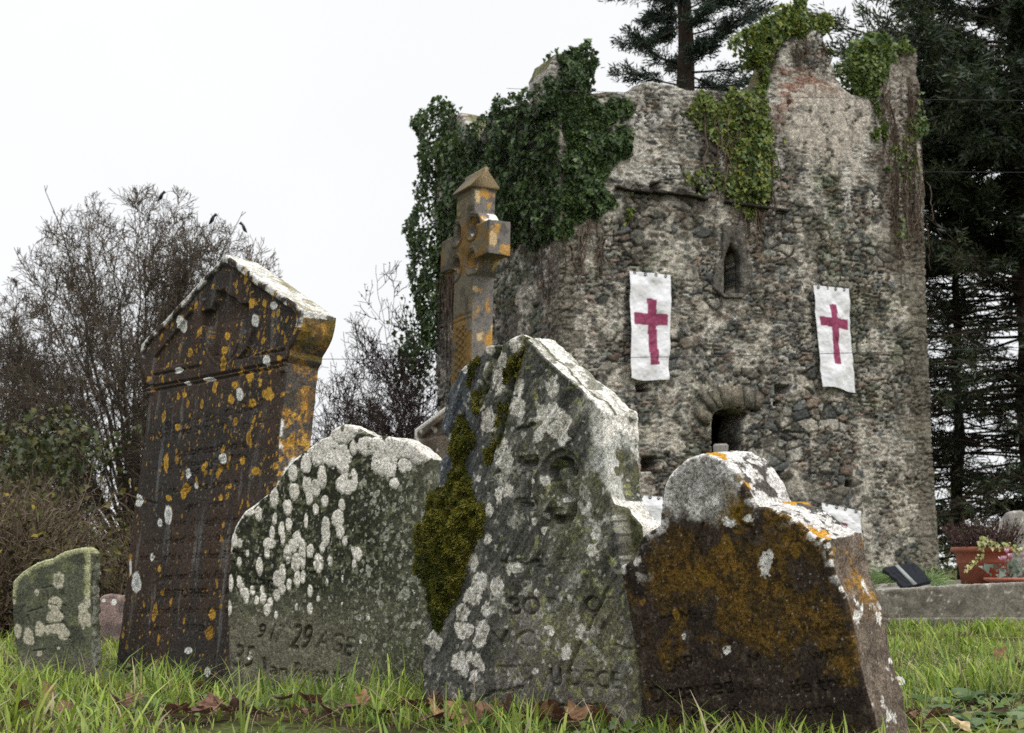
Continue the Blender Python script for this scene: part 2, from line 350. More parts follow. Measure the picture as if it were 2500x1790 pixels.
def T_color(c):
    st, n = c['st'], c['n']; p3 = c['P']
    C = base(n, (.028, .024, .021)); C = mix(C, (.040, .027, .020), sstep(-.3, .5, fbm(st, 2.2, 3, 11)) * .8)
    C = mix(C, (.024, .023, .022), sstep(.0, .5, fbm(st * [6, .9], 2.2, 4, 12)) * .7)
    C = mix(C, (.105, .10, .095), sstep(.25, .7, fbm(st * [9, 1.2], 3, 4, 13)) * .55)
    C = mix(C, (.20, .185, .17), sstep(.48, .62, fbm(st, 75, 3, 14)) * .4)
    st2 = st + np.c_[np.zeros(n), c['d']]
    gl = lambda q: np.clip(.35 + 1.0 * sstep(.45, 1.05, q[:, 0]) + .4 * sstep(1.2, 1.5, q[:, 1]), 0, 1) * (.35 + .9 * (fbm(q, 3.5, 2, 88) > -.1))
    for cell, pr, sd_, rm in ((.045, .42, 21, .32), (.022, .4, 22, .30), (.10, .3, 24, .24)):
        r, i = spots(st, cell, pr, sd_, .07, rm, 1.3, .26, gl); a = sstep(1.0, .85, r)
        C = mix(C, np.array([ORANGE]) * (.6 + .6 * i)[:, None], a * (.55 + .4 * sstep(-.3, .2, fbm(st, 90, 3, 23)))); C = mix(C, (.13, .075, .02), sstep(.62, .3, r) * (i > .35) * .75)
    r, k = ellipses(PT, st, T_or, .5, 6); C = mix(C, ORANGE, sstep(1.05, .9, r) * .9); C = mix(C, (.17, .09, .02), sstep(.6, .2, r) * .6)
    r, k = ellipses(PT, st, T_white, .28, 7); C = mix(C, (.60, .60, .55), sstep(1.05, .92, r)); C = mix(C, (.22, .23, .21), sstep(.75, .4, r) * (fbm(st, 60, 3, 8) > -.05) * .7)
    # dark-to-pale roofline edge
    top = c['sd'] < .03; e = (st[:, 1] > 1.40) & top & (c['side'] < .5)
    C = mix(C, (.50, .49, .45), e * sstep(-.1, .25, fbm(st, 26, 4, 15) + .25 * sstep(.02, .0, c['sd'])) * .9)
    s = (c['side'] == 1) & (c['up'] < .35); r1 = sstep(.0, .14, fbm(p3, 15, 6, 31, .72) + .12 * sstep(1.25, 1.0, st[:, 1])); z = st[:, 1]
    r1 = r1 * (.25 + .75 * sstep(1.27, 1.12, z)) + sstep(.1, .3, fbm(p3, 16, 5, 37)) * sstep(1.1, 1.25, z) * .5
    C = mix(C, (.055, .05, .045), s * .8); C = mix(C, ORANGE2, s * r1 * .95); C = mix(C, (.42, .22, .045), s * r1 * sstep(-.1, .25, fbm(p3, 40, 4, 32)) * .8); C = mix(C, (.05, .043, .035), s * r1 * sstep(.15, .35, fbm(p3, 60, 4, 39)) * .8)
    wh = ellipses(PT, st2, [], .2)[0]; C = mix(C, (.66, .66, .62), s * sstep(.30, .40, fbm(p3 + 3, 8, 5, 33)) * (z < 1.2))
    C = mix(C, (.035, .034, .03), s * sstep(.2, .35, fbm(p3 + 9, 9, 4, 34)) * .8)
    kn = s & (z > 1.28) & (z < 1.44); C = mix(C, (.085, .062, .016), kn * sstep(-.4, .2, fbm(p3, 12, 4, 35)) * .9)
    hd = s & (z > 1.44); C = mix(C, (.08, .075, .065), hd * .9); C = mix(C, (.6, .59, .55), hd * sstep(-.05, .12, fbm(p3, 22, 4, 38)))
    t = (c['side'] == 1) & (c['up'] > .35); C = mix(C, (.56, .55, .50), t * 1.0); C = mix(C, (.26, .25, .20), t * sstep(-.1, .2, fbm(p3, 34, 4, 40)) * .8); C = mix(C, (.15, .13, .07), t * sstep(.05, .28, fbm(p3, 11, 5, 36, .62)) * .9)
    return C
root = thing('headstone', 'tall dark brown gabled memorial stone spotted with orange lichen, sunken cross in its head', 'gravestone', PT.O)
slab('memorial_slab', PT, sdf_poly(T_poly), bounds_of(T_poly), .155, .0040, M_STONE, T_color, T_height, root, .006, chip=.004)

# ---- low lichen-blotched stone ----
PM = Plane(on_ground(561, 1680), 22, 0)
M_out = [(125, 1320), (118, 1300), (112, 1000), (115, 850), (124, 740), (135, 640), (150, 590), (165, 560), (200, 510), (250, 470), (340, 400), (372, 345), (400, 300), (440, 250), (520, 190), (575, 150), (622, 135), (632, 112), (655, 92), (700, 74), (745, 78), (800, 110), (850, 132), (900, 128), (960, 140), (1020, 155), (1080, 190), (1120, 225), (1140, 250), (1135, 290), (1140, 600), (1140, 1460)]
M_poly = poly_px(PM, M_out, 2.055, 500, 1000); M_poly = np.concatenate([M_poly, [[M_poly[-1][0], -.15], [M_poly[0][0], -.15]]])
M_text = [('9', 628, 1560, 645, 1563, 38, .010, .2), ('17', 657, 1568, 690, 1574, 50, .011, .3), ('29', 705, 1583, 757, 1590, 62, .013, .25), ('AGE', 768, 1583, 855, 1604, 50, .011, .1), ('35', 566, 1630, 618, 1634, 56, .012, .25), ('I', 642, 1640, 648, 1640, 34, .007), ('an', 658, 1645, 700, 1652, 28, .008), ('Billet', 716, 1658, 800, 1668, 42, .009), ('lie', 812, 1672, 848, 1676, 34, .007), ('Catern', 622, 1692, 720, 1700, 30, .008),
          ('HERE', 590, 1440, 660, 1452, 34, .006), ('BODY', 690, 1390, 800, 1410, 40, .005), ('OF', 560, 1375, 600, 1380, 32, .005)]
Mc = lambda L: [(500 + x / 2.055, 1000 + y / 2.055, a / 2.055, b / 2.055) for x, y, a, b in L]
M_big = Mc([(690, 120, 62, 52), (745, 95, 50, 30), (575, 215, 52, 65), (640, 225, 45, 70), (690, 250, 40, 75), (600, 165, 60, 30), (810, 180, 55, 45), (900, 260, 68, 85), (950, 190, 70, 60), (1010, 200, 60, 55), (1080, 225, 60, 45), (1000, 280, 35, 40), (860, 165, 45, 30), (950, 372, 26, 28), (1060, 180, 40, 35), (745, 190, 18, 35), (510, 270, 26, 50), (710, 370, 50, 55), (745, 350, 20, 65)])
M_pale = Mc([(445, 320, 24, 45), (448, 410, 24, 45), (350, 440, 22, 55), (225, 510, 30, 22), (415, 490, 22, 42), (272, 520, 17, 40), (350, 548, 13, 30), (385, 600, 14, 38), (421, 578, 16, 38), (520, 410, 16, 70), (505, 380, 14, 45), (555, 395, 24, 45), (590, 340, 22, 60), (602, 460, 18, 30), (555, 500, 16, 30), (530, 445, 13, 30), (690, 480, 17, 32), (670, 550, 30, 48), (608, 615, 23, 75), (505, 560, 11, 38), (682, 615, 22, 35), (706, 660, 14, 26), (338, 620, 14, 35), (325, 670, 30, 28), (313, 722, 14, 26), (392, 640, 11, 40), (460, 650, 22, 42), (440, 680, 22, 35), (415, 725, 18, 48), (487, 720, 18, 75), (527, 708, 19, 38), (590, 695, 13, 28), (572, 770, 26, 50), (630, 760, 13, 28), (765, 725, 25, 38), (745, 705, 10, 18), (748, 775, 11, 25), (455, 770, 24, 48), (275, 790, 17, 48), (150, 655, 17, 38), (180, 670, 14, 26), (218, 722, 10, 18), (175, 765, 12, 25), (365, 850, 30, 42), (390, 815, 16, 40), (385, 900, 20, 30), (462, 845, 17, 42), (490, 840, 12, 32), (422, 878, 13, 32), (128, 872, 16, 42), (172, 865, 14, 32), (185, 905, 13, 35), (206, 935, 15, 40), (234, 910, 13, 26), (280, 905, 13, 26), (290, 948, 16, 30), (258, 960, 12, 25), (325, 968, 13, 25), (308, 1005, 17, 32), (357, 930, 17, 32), (354, 1030, 10, 20), (122, 1000, 13, 42), (528, 910, 13, 32), (528, 1000, 14, 32), (570, 950, 8, 16), (615, 865, 7, 20), (460, 990, 9, 22), (692, 848, 6, 20), (222, 1238, 11, 22), (823, 1050, 10, 12), (780, 1165, 6, 12), (690, 975, 6, 10), (692, 1395, 10, 25)])
def M_height(p, sd):
    h = fbm(p, 6, 5, 5) * .009 + fbm(p, 45, 4, 6) * .0022
    r, _ = ellipses(PM, p, M_pale, .2, 41, 42); h += .0028 * sstep(1.02, .8, r)
    r, _ = ellipses(PM, p, M_big, .25, 42, 34); h += .0035 * sstep(1.02, .8, r)
    return h + letters(PM, p, M_text) * 1.6
def M_color(c):
    st, n, P = c['st'], c['n'], c['P']; x = st[:, 0]; z = st[:, 1]
    C = base(n, (.060, .060, .042)); dark = sstep(.30, .42, z + .05 * fbm(st, 8, 3, 1)) * sstep(.95, .45, x - .0 * z)
    C = mix(C, (.016, .018, .012), np.clip(dark + .12, 0, 1) * .9)
    C = mix(C, (.020, .021, .017), sstep(.05, .4, fbm(st, 16, 5, 2)) * (.35 + .5 * dark))
    C = mix(C, (.11, .115, .065), sstep(.12, .45, fbm(st, 60, 4, 3)) * .6)
    C = mix(C, (.30, .29, .23), sstep(.36, .5, fbm(st * [1.4, .8], 95, 3, 4)) * .55)
    C = mix(C, (.10, .09, .066), sstep(.32, .2, z) * sstep(.62, .4, x) * .6)
    for cell, pr, sd_ in ((.055, .5, 51), (.034, .5, 52), (.02, .5, 53)):
        r, i = spots(st, cell, pr, sd_, .10, .40, 1.1, .30, lambda q: sstep(.42, .62, q[:, 0]) * sstep(.95, .7, q[:, 1]) * sstep(.1, .25, q[:, 1]))
        ring = sstep(1.02, .9, r); C = mix(C, (.17, .175, .135), ring * .75 * (i > .2)); C = mix(C, (.33, .33, .27), ring * sstep(.45, .8, r) * .65 * (i > .5)); 
    r, k = ellipses(PM, st, M_pale, .2, 41, 42); a = sstep(1.04, .97, r)
    tone = .82 + .3 * _h(k.astype(np.int64), k.astype(np.int64), k.astype(np.int64), 5)
    C = mix(C, np.array(PALE) * tone[:, None] * (1 - .22 * sstep(.0, .5, fbm(st, 120, 3, 7)))[:, None], a); C = mix(C, (.24, .225, .18), sstep(.86, .98, r) * a * .6)
    r, k = ellipses(PM, st, M_big, .25, 42, 34); a = sstep(1.04, .97, r)
    C = mix(C, (.62, .575, .50), a); C = mix(C, (.40, .37, .31), a * sstep(.05, .35, fbm(st, 70, 4, 8)) * .8); C = mix(C, (.07, .07, .05), a * sstep(.36, .46, fbm(st, 28, 4, 9)))
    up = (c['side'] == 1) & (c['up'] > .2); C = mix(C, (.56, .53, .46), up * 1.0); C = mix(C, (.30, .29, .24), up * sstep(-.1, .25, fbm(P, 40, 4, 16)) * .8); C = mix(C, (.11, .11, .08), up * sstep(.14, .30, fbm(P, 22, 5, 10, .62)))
    edge = (c['side'] < .5) & (c['sd'] < .012) & (z > .5) & (x < .45); C = mix(C, (.62, .6, .53), edge * sstep(-.15, .1, fbm(st, 30, 3, 12)))
    sd_ = (c['side'] == 1) & ~up; C = mix(C, (.05, .05, .037), sd_ * .6)
    return C
root = thing('headstone', 'low olive headstone covered in white lichen blotches, carved 29 AGE, between tall memorial and slate', 'gravestone', PM.O)
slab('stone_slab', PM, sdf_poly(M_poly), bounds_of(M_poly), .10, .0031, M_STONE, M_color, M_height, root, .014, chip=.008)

# ---- peaked slate stone in the middle ----
PS = Plane(on_ground(1041, 1735), 42, 0)
S_out = [(1041, 1730), (1041, 1616), (1045, 1503), (1043, 1400), (1048, 1300), (1058, 1180), (1053, 1127), (1066, 1112), (1078, 1085), (1070, 1062), (1061, 1047), (1064, 1024), (1074, 990), (1083.6, 967), (1090, 945), (1095, 933), (1114, 921), (1120, 905), (1129, 894.5), (1148, 884), (1156, 879), (1166, 876), (1179, 871.6), (1188.5, 856), (1192, 848.7), (1210, 846), (1226.7, 845), (1232, 848), (1255, 829.6), (1268, 823), (1282, 819), (1307, 843), (1370, 902), (1419.5, 944), (1450, 972), (1482, 999), (1486, 1010), (1485, 1060), (1487, 1126), (1491, 1185), (1500, 1222), (1517, 1253), (1540, 1281), (1543, 1292), (1546, 1400), (1552, 1500), (1560, 1616), (1572, 1735)]
S_poly = PS.pts(S_out); S_poly = np.concatenate([S_poly[1:-1], [[S_poly[-1][0], S_poly[-1][1]], [S_poly[-1][0], -.15], [S_poly[0][0], -.15]]])
S_text = [('T H E', 1262, 1405, 1390, 1402, 40, .005), ('BO', 1246, 1503, 1320, 1502, 42, .009), ('D Y', 1345, 1502, 1410, 1501, 42, .004), ('OT', 1430, 1496, 1506, 1500, 40, .009), ('V C', 1205, 1578, 1310, 1580, 38, .008), ('IN', 1412, 1590, 1470, 1594, 44, .006), ('~', 1495, 1590, 1545, 1600, 40, .010), ('PTD', 1225, 1664, 1310, 1664, 40, .007), ('U', 1350, 1672, 1376, 1672, 44, .010), ('DECE', 1392, 1674, 1520, 1684, 42, .012), ('1797', 1322, 1775, 1478, 1776, 58, .010)]
S_big = [(PS.pts([(950 + x / 2.62, 780 + y / 2.62) for x, y in L_]), w_, d_) for L_, w_, d_ in [([(1188, 965), (1170, 928), (1130, 912), (1088, 925), (1064, 965), (1068, 1010), (1100, 1068), (1145, 1115), (1178, 1170), (1182, 1220), (1160, 1262), (1118, 1280), (1078, 1272)], .017, .026), ([(915, 915), (912, 1180)], .009, .014), ([(880, 915), (950, 912)], .011, .016), ([(860, 1185), (940, 1190)], .009, .008)]]
S_cr = [PS.pts(L) for L in ([(1290, 830), (1262, 930), (1240, 1010), (1222, 1090)], [(1232, 850), (1205, 905), (1180, 990)], [(1265, 1050), (1330, 1035)], [(1230, 1372), (1285, 1380), (1320, 1370)], [(1150, 1730), (1210, 1690), (1280, 1680)], [(1440, 1540), (1390, 1640)], [(1490, 1440), (1440, 1540)])]
def S_height(p, sd):
    a = R(56); q = np.c_[p[:, 0] * math.cos(a) + p[:, 1] * math.sin(a), -p[:, 0] * math.sin(a) + p[:, 1] * math.cos(a)]   # cleavage runs up to the right
    rg = fbm(np.c_[q[:, 0] * 2.2, q[:, 1] * 11], 1.6, 5, 15, .6)
    h = (1 - np.abs(rg)) * .020 + fbm(np.c_[q[:, 0] * 3, q[:, 1] * 16], 3, 4, 16) * .007 + fbm(p, 40, 4, 17) * .003
    cr_ = PS.pts([(1496, 1180), (1530, 1420)]); dr = (cr_[1] - cr_[0]) / np.linalg.norm(cr_[1] - cr_[0]); h -= .065 * sstep(.0, .008, (p - cr_[0]) @ np.array([-dr[1], dr[0]]) * 1.0) * sstep(cr_[1, 1] - .04, cr_[1, 1] + .03, p[:, 1]) * (p[:, 1] < cr_[0, 1] + .015)
    flat = sstep(.28, .36, p[:, 0]) * sstep(.5, .3, p[:, 1]); h = h * (1 - .6 * flat)
    # flaked left shoulder, layers stepping back
    l = sstep(.34, .02, p[:, 0] - .10 * (p[:, 1] - .8)) * sstep(.55, .8, p[:, 1])
    st_ = np.floor((p[:, 0] * 1.0 + .25 * p[:, 1] + .03 * fbm(q * [1, 3], 3, 3, 18)) * 16) / 16
    h -= l * (.055 - .10 * np.clip(st_ - .15, 0, .5))
    for k, g in enumerate(S_cr): h += groove(p + .006 * np.stack([fbm(p, 30, 2, 60), fbm(p, 30, 2, 61)], 1), g, .010 if k < 2 else .006, .022 if k < 2 else .010)
    for L_, w_, d_ in S_big: h = h * (1 - .7 * (groove(p, L_, w_ * 2.2, 1) < -.02)) + np.maximum(groove(p, L_, w_, d_) * 2.6, -1.5 * d_)
    rid = PS.pts([(1307, 843), (1484, 1001)]); h += .006 * sstep(.02, .0, sd) * (p[:, 0] > rid[0, 0]) * (p[:, 1] > rid[1, 1] - .02)
    return h + letters(PS, p, S_text) * 1.7
Sc = lambda L: [(950 + x / 2.62, 780 + y / 2.62, a / 2.62, b / 2.62) for x, y, a, b in L]
Sc2 = lambda L: [(950 + x / 3.007, 1250 + y / 3.007, a / 3.007, b / 3.007) for x, y, a, b in L]
S_pale = Sc([(1040, 640, 85, 95), (1110, 730, 60, 70), (980, 730, 40, 60), (1070, 590, 60, 50), (840, 560, 45, 60), (870, 600, 30, 35), (605, 540, 22, 55), (655, 650, 60, 70), (735, 400, 50, 90), (665, 310, 35, 35), (665, 200, 40, 30), (760, 910, 42, 75), (735, 800, 40, 60), (735, 1120, 26, 45), (795, 1095, 32, 55), (720, 1010, 25, 45), (1070, 430, 40, 75), (1130, 640, 30, 60), (1165, 660, 30, 45), (1020, 1025, 18, 32), (950, 1040, 18, 20), (1010, 1355, 20, 25), (950, 1290, 14, 22), (1300, 1200, 28, 35), (1330, 1480, 45, 50), (1340, 1370, 25, 40), (590, 1400, 28, 32), (655, 1400, 28, 35), (560, 1560, 35, 55), (820, 1590, 40, 30), (500, 320, 30, 30), (830, 160, 40, 50), (750, 250, 25, 55), (840, 440, 30, 50), (1130, 1145, 16, 22), (585, 1020, 18, 20), (670, 1225, 18, 35)]) + \
         Sc2([(690, 520, 55, 75), (620, 620, 60, 65), (815, 560, 48, 60), (735, 710, 40, 60), (560, 740, 55, 70), (560, 860, 55, 60), (610, 860, 30, 40), (715, 850, 40, 55), (690, 930, 45, 60), (400, 740, 40, 55), (340, 920, 40, 60), (380, 950, 25, 50), (545, 1080, 55, 60), (590, 1140, 30, 45), (680, 1100, 45, 70), (655, 1190, 30, 45), (630, 1060, 30, 40), (1420, 880, 45, 75), (1320, 1030, 35, 45), (1180, 870, 35, 40), (510, 1345, 18, 22), (1085, 1165, 25, 30), (655, 1360, 18, 30), (900, 420, 14, 45), (1090, 600, 20, 25), (1340, 640, 15, 30), (270, 860, 16, 45)])
S_side_y = PS.pts([(1452, 1060)])[0, 0]
def S_color(c):
    st, n, P = c['st'], c['n'], c['P']; x = st[:, 0]; z = st[:, 1]
    C = base(n, (.055, .055, .048)); a = R(56); q = np.c_[x * math.cos(a) + z * math.sin(a), -x * math.sin(a) + z * math.cos(a)]
    C = mix(C, (.085, .077, .060), sstep(.55, .15, z) * sstep(.2, .5, x) * .9)
    C = mix(C, (.115, .112, .060), sstep(-.2, .35, fbm(st, 4.5, 4, 71)) * sstep(.25, .55, x) * sstep(.95, .6, z) * .55)
    C = mix(C, (.028, .028, .025), sstep(.05, .45, fbm(q * [5, 12], 1.8, 6, 72, .6)) * .7)
    C = mix(C, (.19, .18, .155), sstep(.1, .45, fbm(q * [4, 12], 2.5, 4, 73)) * .45)
    fl = sstep(.30, .05, x - .1 * (z - .8)) * sstep(.5, .75, z); C = mix(C, (.075, .085, .10), fl * .7); C = mix(C, (.03, .034, .04), fl * sstep(.0, .3, fbm(q * [3, 16], 2, 4, 74)))
    r, i = spots(st, .06, .45, 75, .08, .38, 1.2, .5); C = mix(C, (.36, .35, .30), sstep(1, .8, r) * .55 * (i > .3) * sstep(-.3, .1, fbm(st, 70, 3, 91)))
    r, i = spots(st, .022, .45, 76, .08, .34, 1.1, .4); C = mix(C, (.42, .41, .35), sstep(1, .85, r) * .6 * (i > .25))
    C = mix(C, (.21, .22, .07), sstep(.35, .5, fbm(st, 50, 3, 77)) * sstep(.2, .5, x) * .6)
    r, k = ellipses(PS, st, S_pale, .75, 78, 22); al = sstep(1.08, .95, r)
    C = mix(C, (.47, .43, .35), al * .95); C = mix(C, (.66, .63, .55), al * sstep(-.2, .2, fbm(st, 60, 4, 79)) * .9); C = mix(C, (.10, .10, .085), al * sstep(.28, .42, fbm(st, 75, 3, 80)) * .8)
    C = mix(C, (.26, .25, .21), al * sstep(.55, .3, r) * (fbm(st, 30, 3, 82) > 0.1) * .6)
    for g in S_cr[:2]: C = mix(C, (.035, .042, .008), (-groove(st, g, .026, 1)) * sstep(-.3, .1, fbm(st, 40, 3, 83)) * .9)
    fx = (c['side'] < .5) * sstep(S_side_y - .03, S_side_y + .02, x + .03 * fbm(st, 14, 4, 92)) * sstep(.50, .62, z + .06 * fbm(st, 12, 4, 93)); wf = sstep(-.2, .1, fbm(P, 13, 5, 84)); C = mix(C, (.36, .36, .32), fx * wf * .9); C = mix(C, (.64, .61, .53), fx * sstep(.02, .2, fbm(P + 5, 12, 5, 85)))
    cr_ = PS.pts([(1496, 1180), (1530, 1420)]); dr = (cr_[1] - cr_[0]) / np.linalg.norm(cr_[1] - cr_[0]); rc_ = (c['side'] < .5) * sstep(.0, -.008, -((st - cr_[0]) @ np.array([-dr[1], dr[0]]))) * sstep(cr_[1, 1] - .04, cr_[1, 1] + .03, z) * (z < cr_[0, 1] + .015); C = mix(C, (.05, .052, .028), rc_ * .95)
    sid = c['side'] == 1; v = sid & (c['up'] < .3)
    w = sstep(-.22, .05, fbm(P, 11, 5, 84)); C = mix(C, (.40, .40, .36), v * w * .9 * sstep(.35, .6, z)); C = mix(C, (.66, .62, .53), v * sstep(.08, .2, fbm(P + 5, 9, 5, 85)) * sstep(.45, .6, z)); C = mix(C, (.07, .07, .04), v * sstep(.25, .4, fbm(P, 22, 4, 86)))
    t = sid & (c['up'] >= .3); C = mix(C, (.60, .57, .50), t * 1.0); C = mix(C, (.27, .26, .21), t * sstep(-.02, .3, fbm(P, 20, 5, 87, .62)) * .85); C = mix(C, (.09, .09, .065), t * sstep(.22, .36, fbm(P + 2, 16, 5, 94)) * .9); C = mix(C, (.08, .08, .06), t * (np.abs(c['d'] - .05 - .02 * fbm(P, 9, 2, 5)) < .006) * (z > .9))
    sh = sid & (z < .66) & (z > .5); C = mix(C, (.70, .66, .57), (sh & (c['up'] > .15)) * 1.0)
    return C
root = thing('headstone', 'peaked grey slate headstone in the middle, carved with a large S, mossy left edge', 'gravestone', PS.O)
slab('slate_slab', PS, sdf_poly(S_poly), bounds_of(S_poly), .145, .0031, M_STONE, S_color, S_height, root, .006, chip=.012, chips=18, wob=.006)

# ---- moss growing on the slate ----
def moss(poly_list, npt, name, label):
    V = []; Fq = []; Cc = []; k = 0
    P = []; W = []
    for L, n_ in poly_list:
        pg = PS.pts([(950 + x / 2.62, 780 + y / 2.62) for x, y in L]); f = sdf_poly(pg); lo, hi = pg.min(0) - .012, pg.max(0) + .012
        q = lo + rng.random((n_ * 4, 2)) * (hi - lo); d = f(q) + fbm(q, 18, 5, 5, .65) * .045 - .004; m = (d > 0)
        q = q[m][:n_]; P.append(q); W.append(np.clip(d[m][:n_] / .035, 0.1, 1))
    q = np.concatenate(P); w = np.concatenate(W); n = len(q)
    lump = .5 + .8 * fbm(q, 34, 4, 6); hgt = .004 + .024 * w * np.clip(lump * 1.3, 0, 1) ** 1.2; hh = S_height(q, np.full(n, .1))
    o = PS.world(q, hh + hgt * rng.random(n) ** .45); d = rng.normal(size=(n, 3)) * .7 + PS.n * 1.0 + np.array([0, 0, -.25]); d /= np.linalg.norm(d, axis=1, keepdims=True)
    sdv = np.cross(d, rng.normal(size=(n, 3))); sdv /= np.linalg.norm(sdv, axis=1, keepdims=True); ln = rng.uniform(.005, .013, n)[:, None]; wd = rng.uniform(.0012, .0026, n)[:, None]
    V = np.stack([o - sdv * wd, o + sdv * wd, o + d * ln * .6 + sdv * wd * .8, o + d * ln], 1).reshape(-1, 3); b = np.arange(n)[:, None] * 4
    T1 = np.concatenate([b + [0, 1, 2], b + [0, 2, 3]])
    c = base(n, (.065, .070, .010)); c = mix(c, (.20, .185, .018), sstep(.25, .95, lump + .3 * rng.normal(size=n)) * .8); c = mix(c, (.09, .06, .02), (rng.random(n) < .12) * 1.0); c = mix(c, (.04, .05, .008), sstep(.0, -.3, fbm(q, 12, 3, 9)) * .8)
    ob = mesh(name, V, T1, M_LEAF, None, np.repeat(c, 4, 0)); tag(ob, label, 'moss')
moss([([(400, 590), (470, 560), (520, 640), (570, 740), (575, 800), (520, 850), (460, 900), (520, 960), (580, 1040), (600, 1150), (630, 1180), (640, 1280), (600, 1400), (560, 1500), (520, 1630), (480, 1750), (420, 1900), (350, 1990), (290, 1900), (240, 1700), (190, 1600), (200, 1350), (240, 1250), (225, 1100), (330, 1040), (390, 930), (350, 860), (370, 780), (400, 700)], 38000)], 0, 'moss', 'thick yellow-green moss hanging down the left side of the slate headstone')
moss([([(780, 260), (800, 240), (850, 180), (880, 110), (920, 130), (890, 220), (850, 330), (790, 420), (770, 520), (760, 640), (720, 690), (690, 690), (700, 560), (750, 430)], 6000), ([(530, 300), (580, 240), (590, 255), (550, 340), (520, 410)], 900), ([(560, 480), (590, 480), (590, 580), (560, 600)], 500), ([(610, 830), (690, 720), (720, 780), (690, 900), (640, 960)], 1500)], 0, 'moss', 'thin dark moss line in the crack below the slate headstone peak')

# ---- round-headed orange stone (right) ----
PR = Plane(on_ground(1577, 1790), 42, -8)
R_out = [(215, 1600), (150, 1150), (110, 920), (75, 740), (66, 722), (72, 712), (110, 703), (150, 680), (180, 580), (210, 540), (285, 495), (292, 440), (297, 380), (315, 280), (335, 235), (360, 200), (430, 140), (520, 110), (600, 122), (660, 160), (720, 225), (770, 300), (810, 370), (825, 395), (860, 396), (900, 405), (980, 440), (1050, 480), (1100, 530), (1140, 556), (1180, 570), (1210, 576), (1225, 640), (1240, 750), (1310, 950), (1370, 1250), (1440, 1500), (1465, 1620)]
R_poly = poly_px(PR, R_out, 2.2243, 1480, 1060); R_poly = np.concatenate([R_poly, [[R_poly[-1][0] + .02, -.2], [R_poly[0][0], -.2]]])
R_text = [('Leona Mary', 1552, 1530, 1745, 1512, 26, .006), ('his', 2000, 1560, 2065, 1552, 40, .007), ('To the memory', 1565, 1600, 1790, 1580, 24, .005), ('NEAR', 1588, 1650, 1700, 1636, 36, .006), ('Mother who', 1830, 1632, 2065, 1606, 34, .006), ('Departed', 1590, 1718, 1790, 1694, 42, .010), ('this Life the', 1815, 1708, 2075, 1680, 36, .007), ('best in the', 1640, 1762, 1840, 1752, 30, .006), ('here', 1930, 1752, 2040, 1742, 30, .005)]
R_scr = PR.pts([(1480 + x / 2.2243, 1060 + y / 2.2243) for x, y in [(720, 410), (705, 440), (715, 475), (750, 500), (785, 510), (805, 545), (795, 580)]])
def R_height(p, sd):
    h = fbm(p, 6, 5, 25) * .007 + fbm(p, 50, 4, 26) * .0022 + np.maximum(fbm(p, 26, 4, 27), 0) * .006 * sstep(.25, .45, p[:, 1])
    h += groove(p, R_scr, .006, .008) + groove(p, PR.pts([(1716, 1280), (1700, 1320), (1722, 1390)]), .006, .006)
    return h + letters(PR, p, R_text) * 1.3
R_white = [(1870, 1380, 14, 26), (1880, 1355, 10, 12), (1668, 1553, 6, 10), (1773, 1588, 7, 8), (1780, 1275, 16, 10), (2085, 1440, 24, 18), (2070, 1450, 18, 20), (2022, 1335, 14, 8), (1830, 1265, 14, 12), (1905, 1240, 20, 8)]
R_rside = PR.pts([(2069, 1487)])[0, 0]
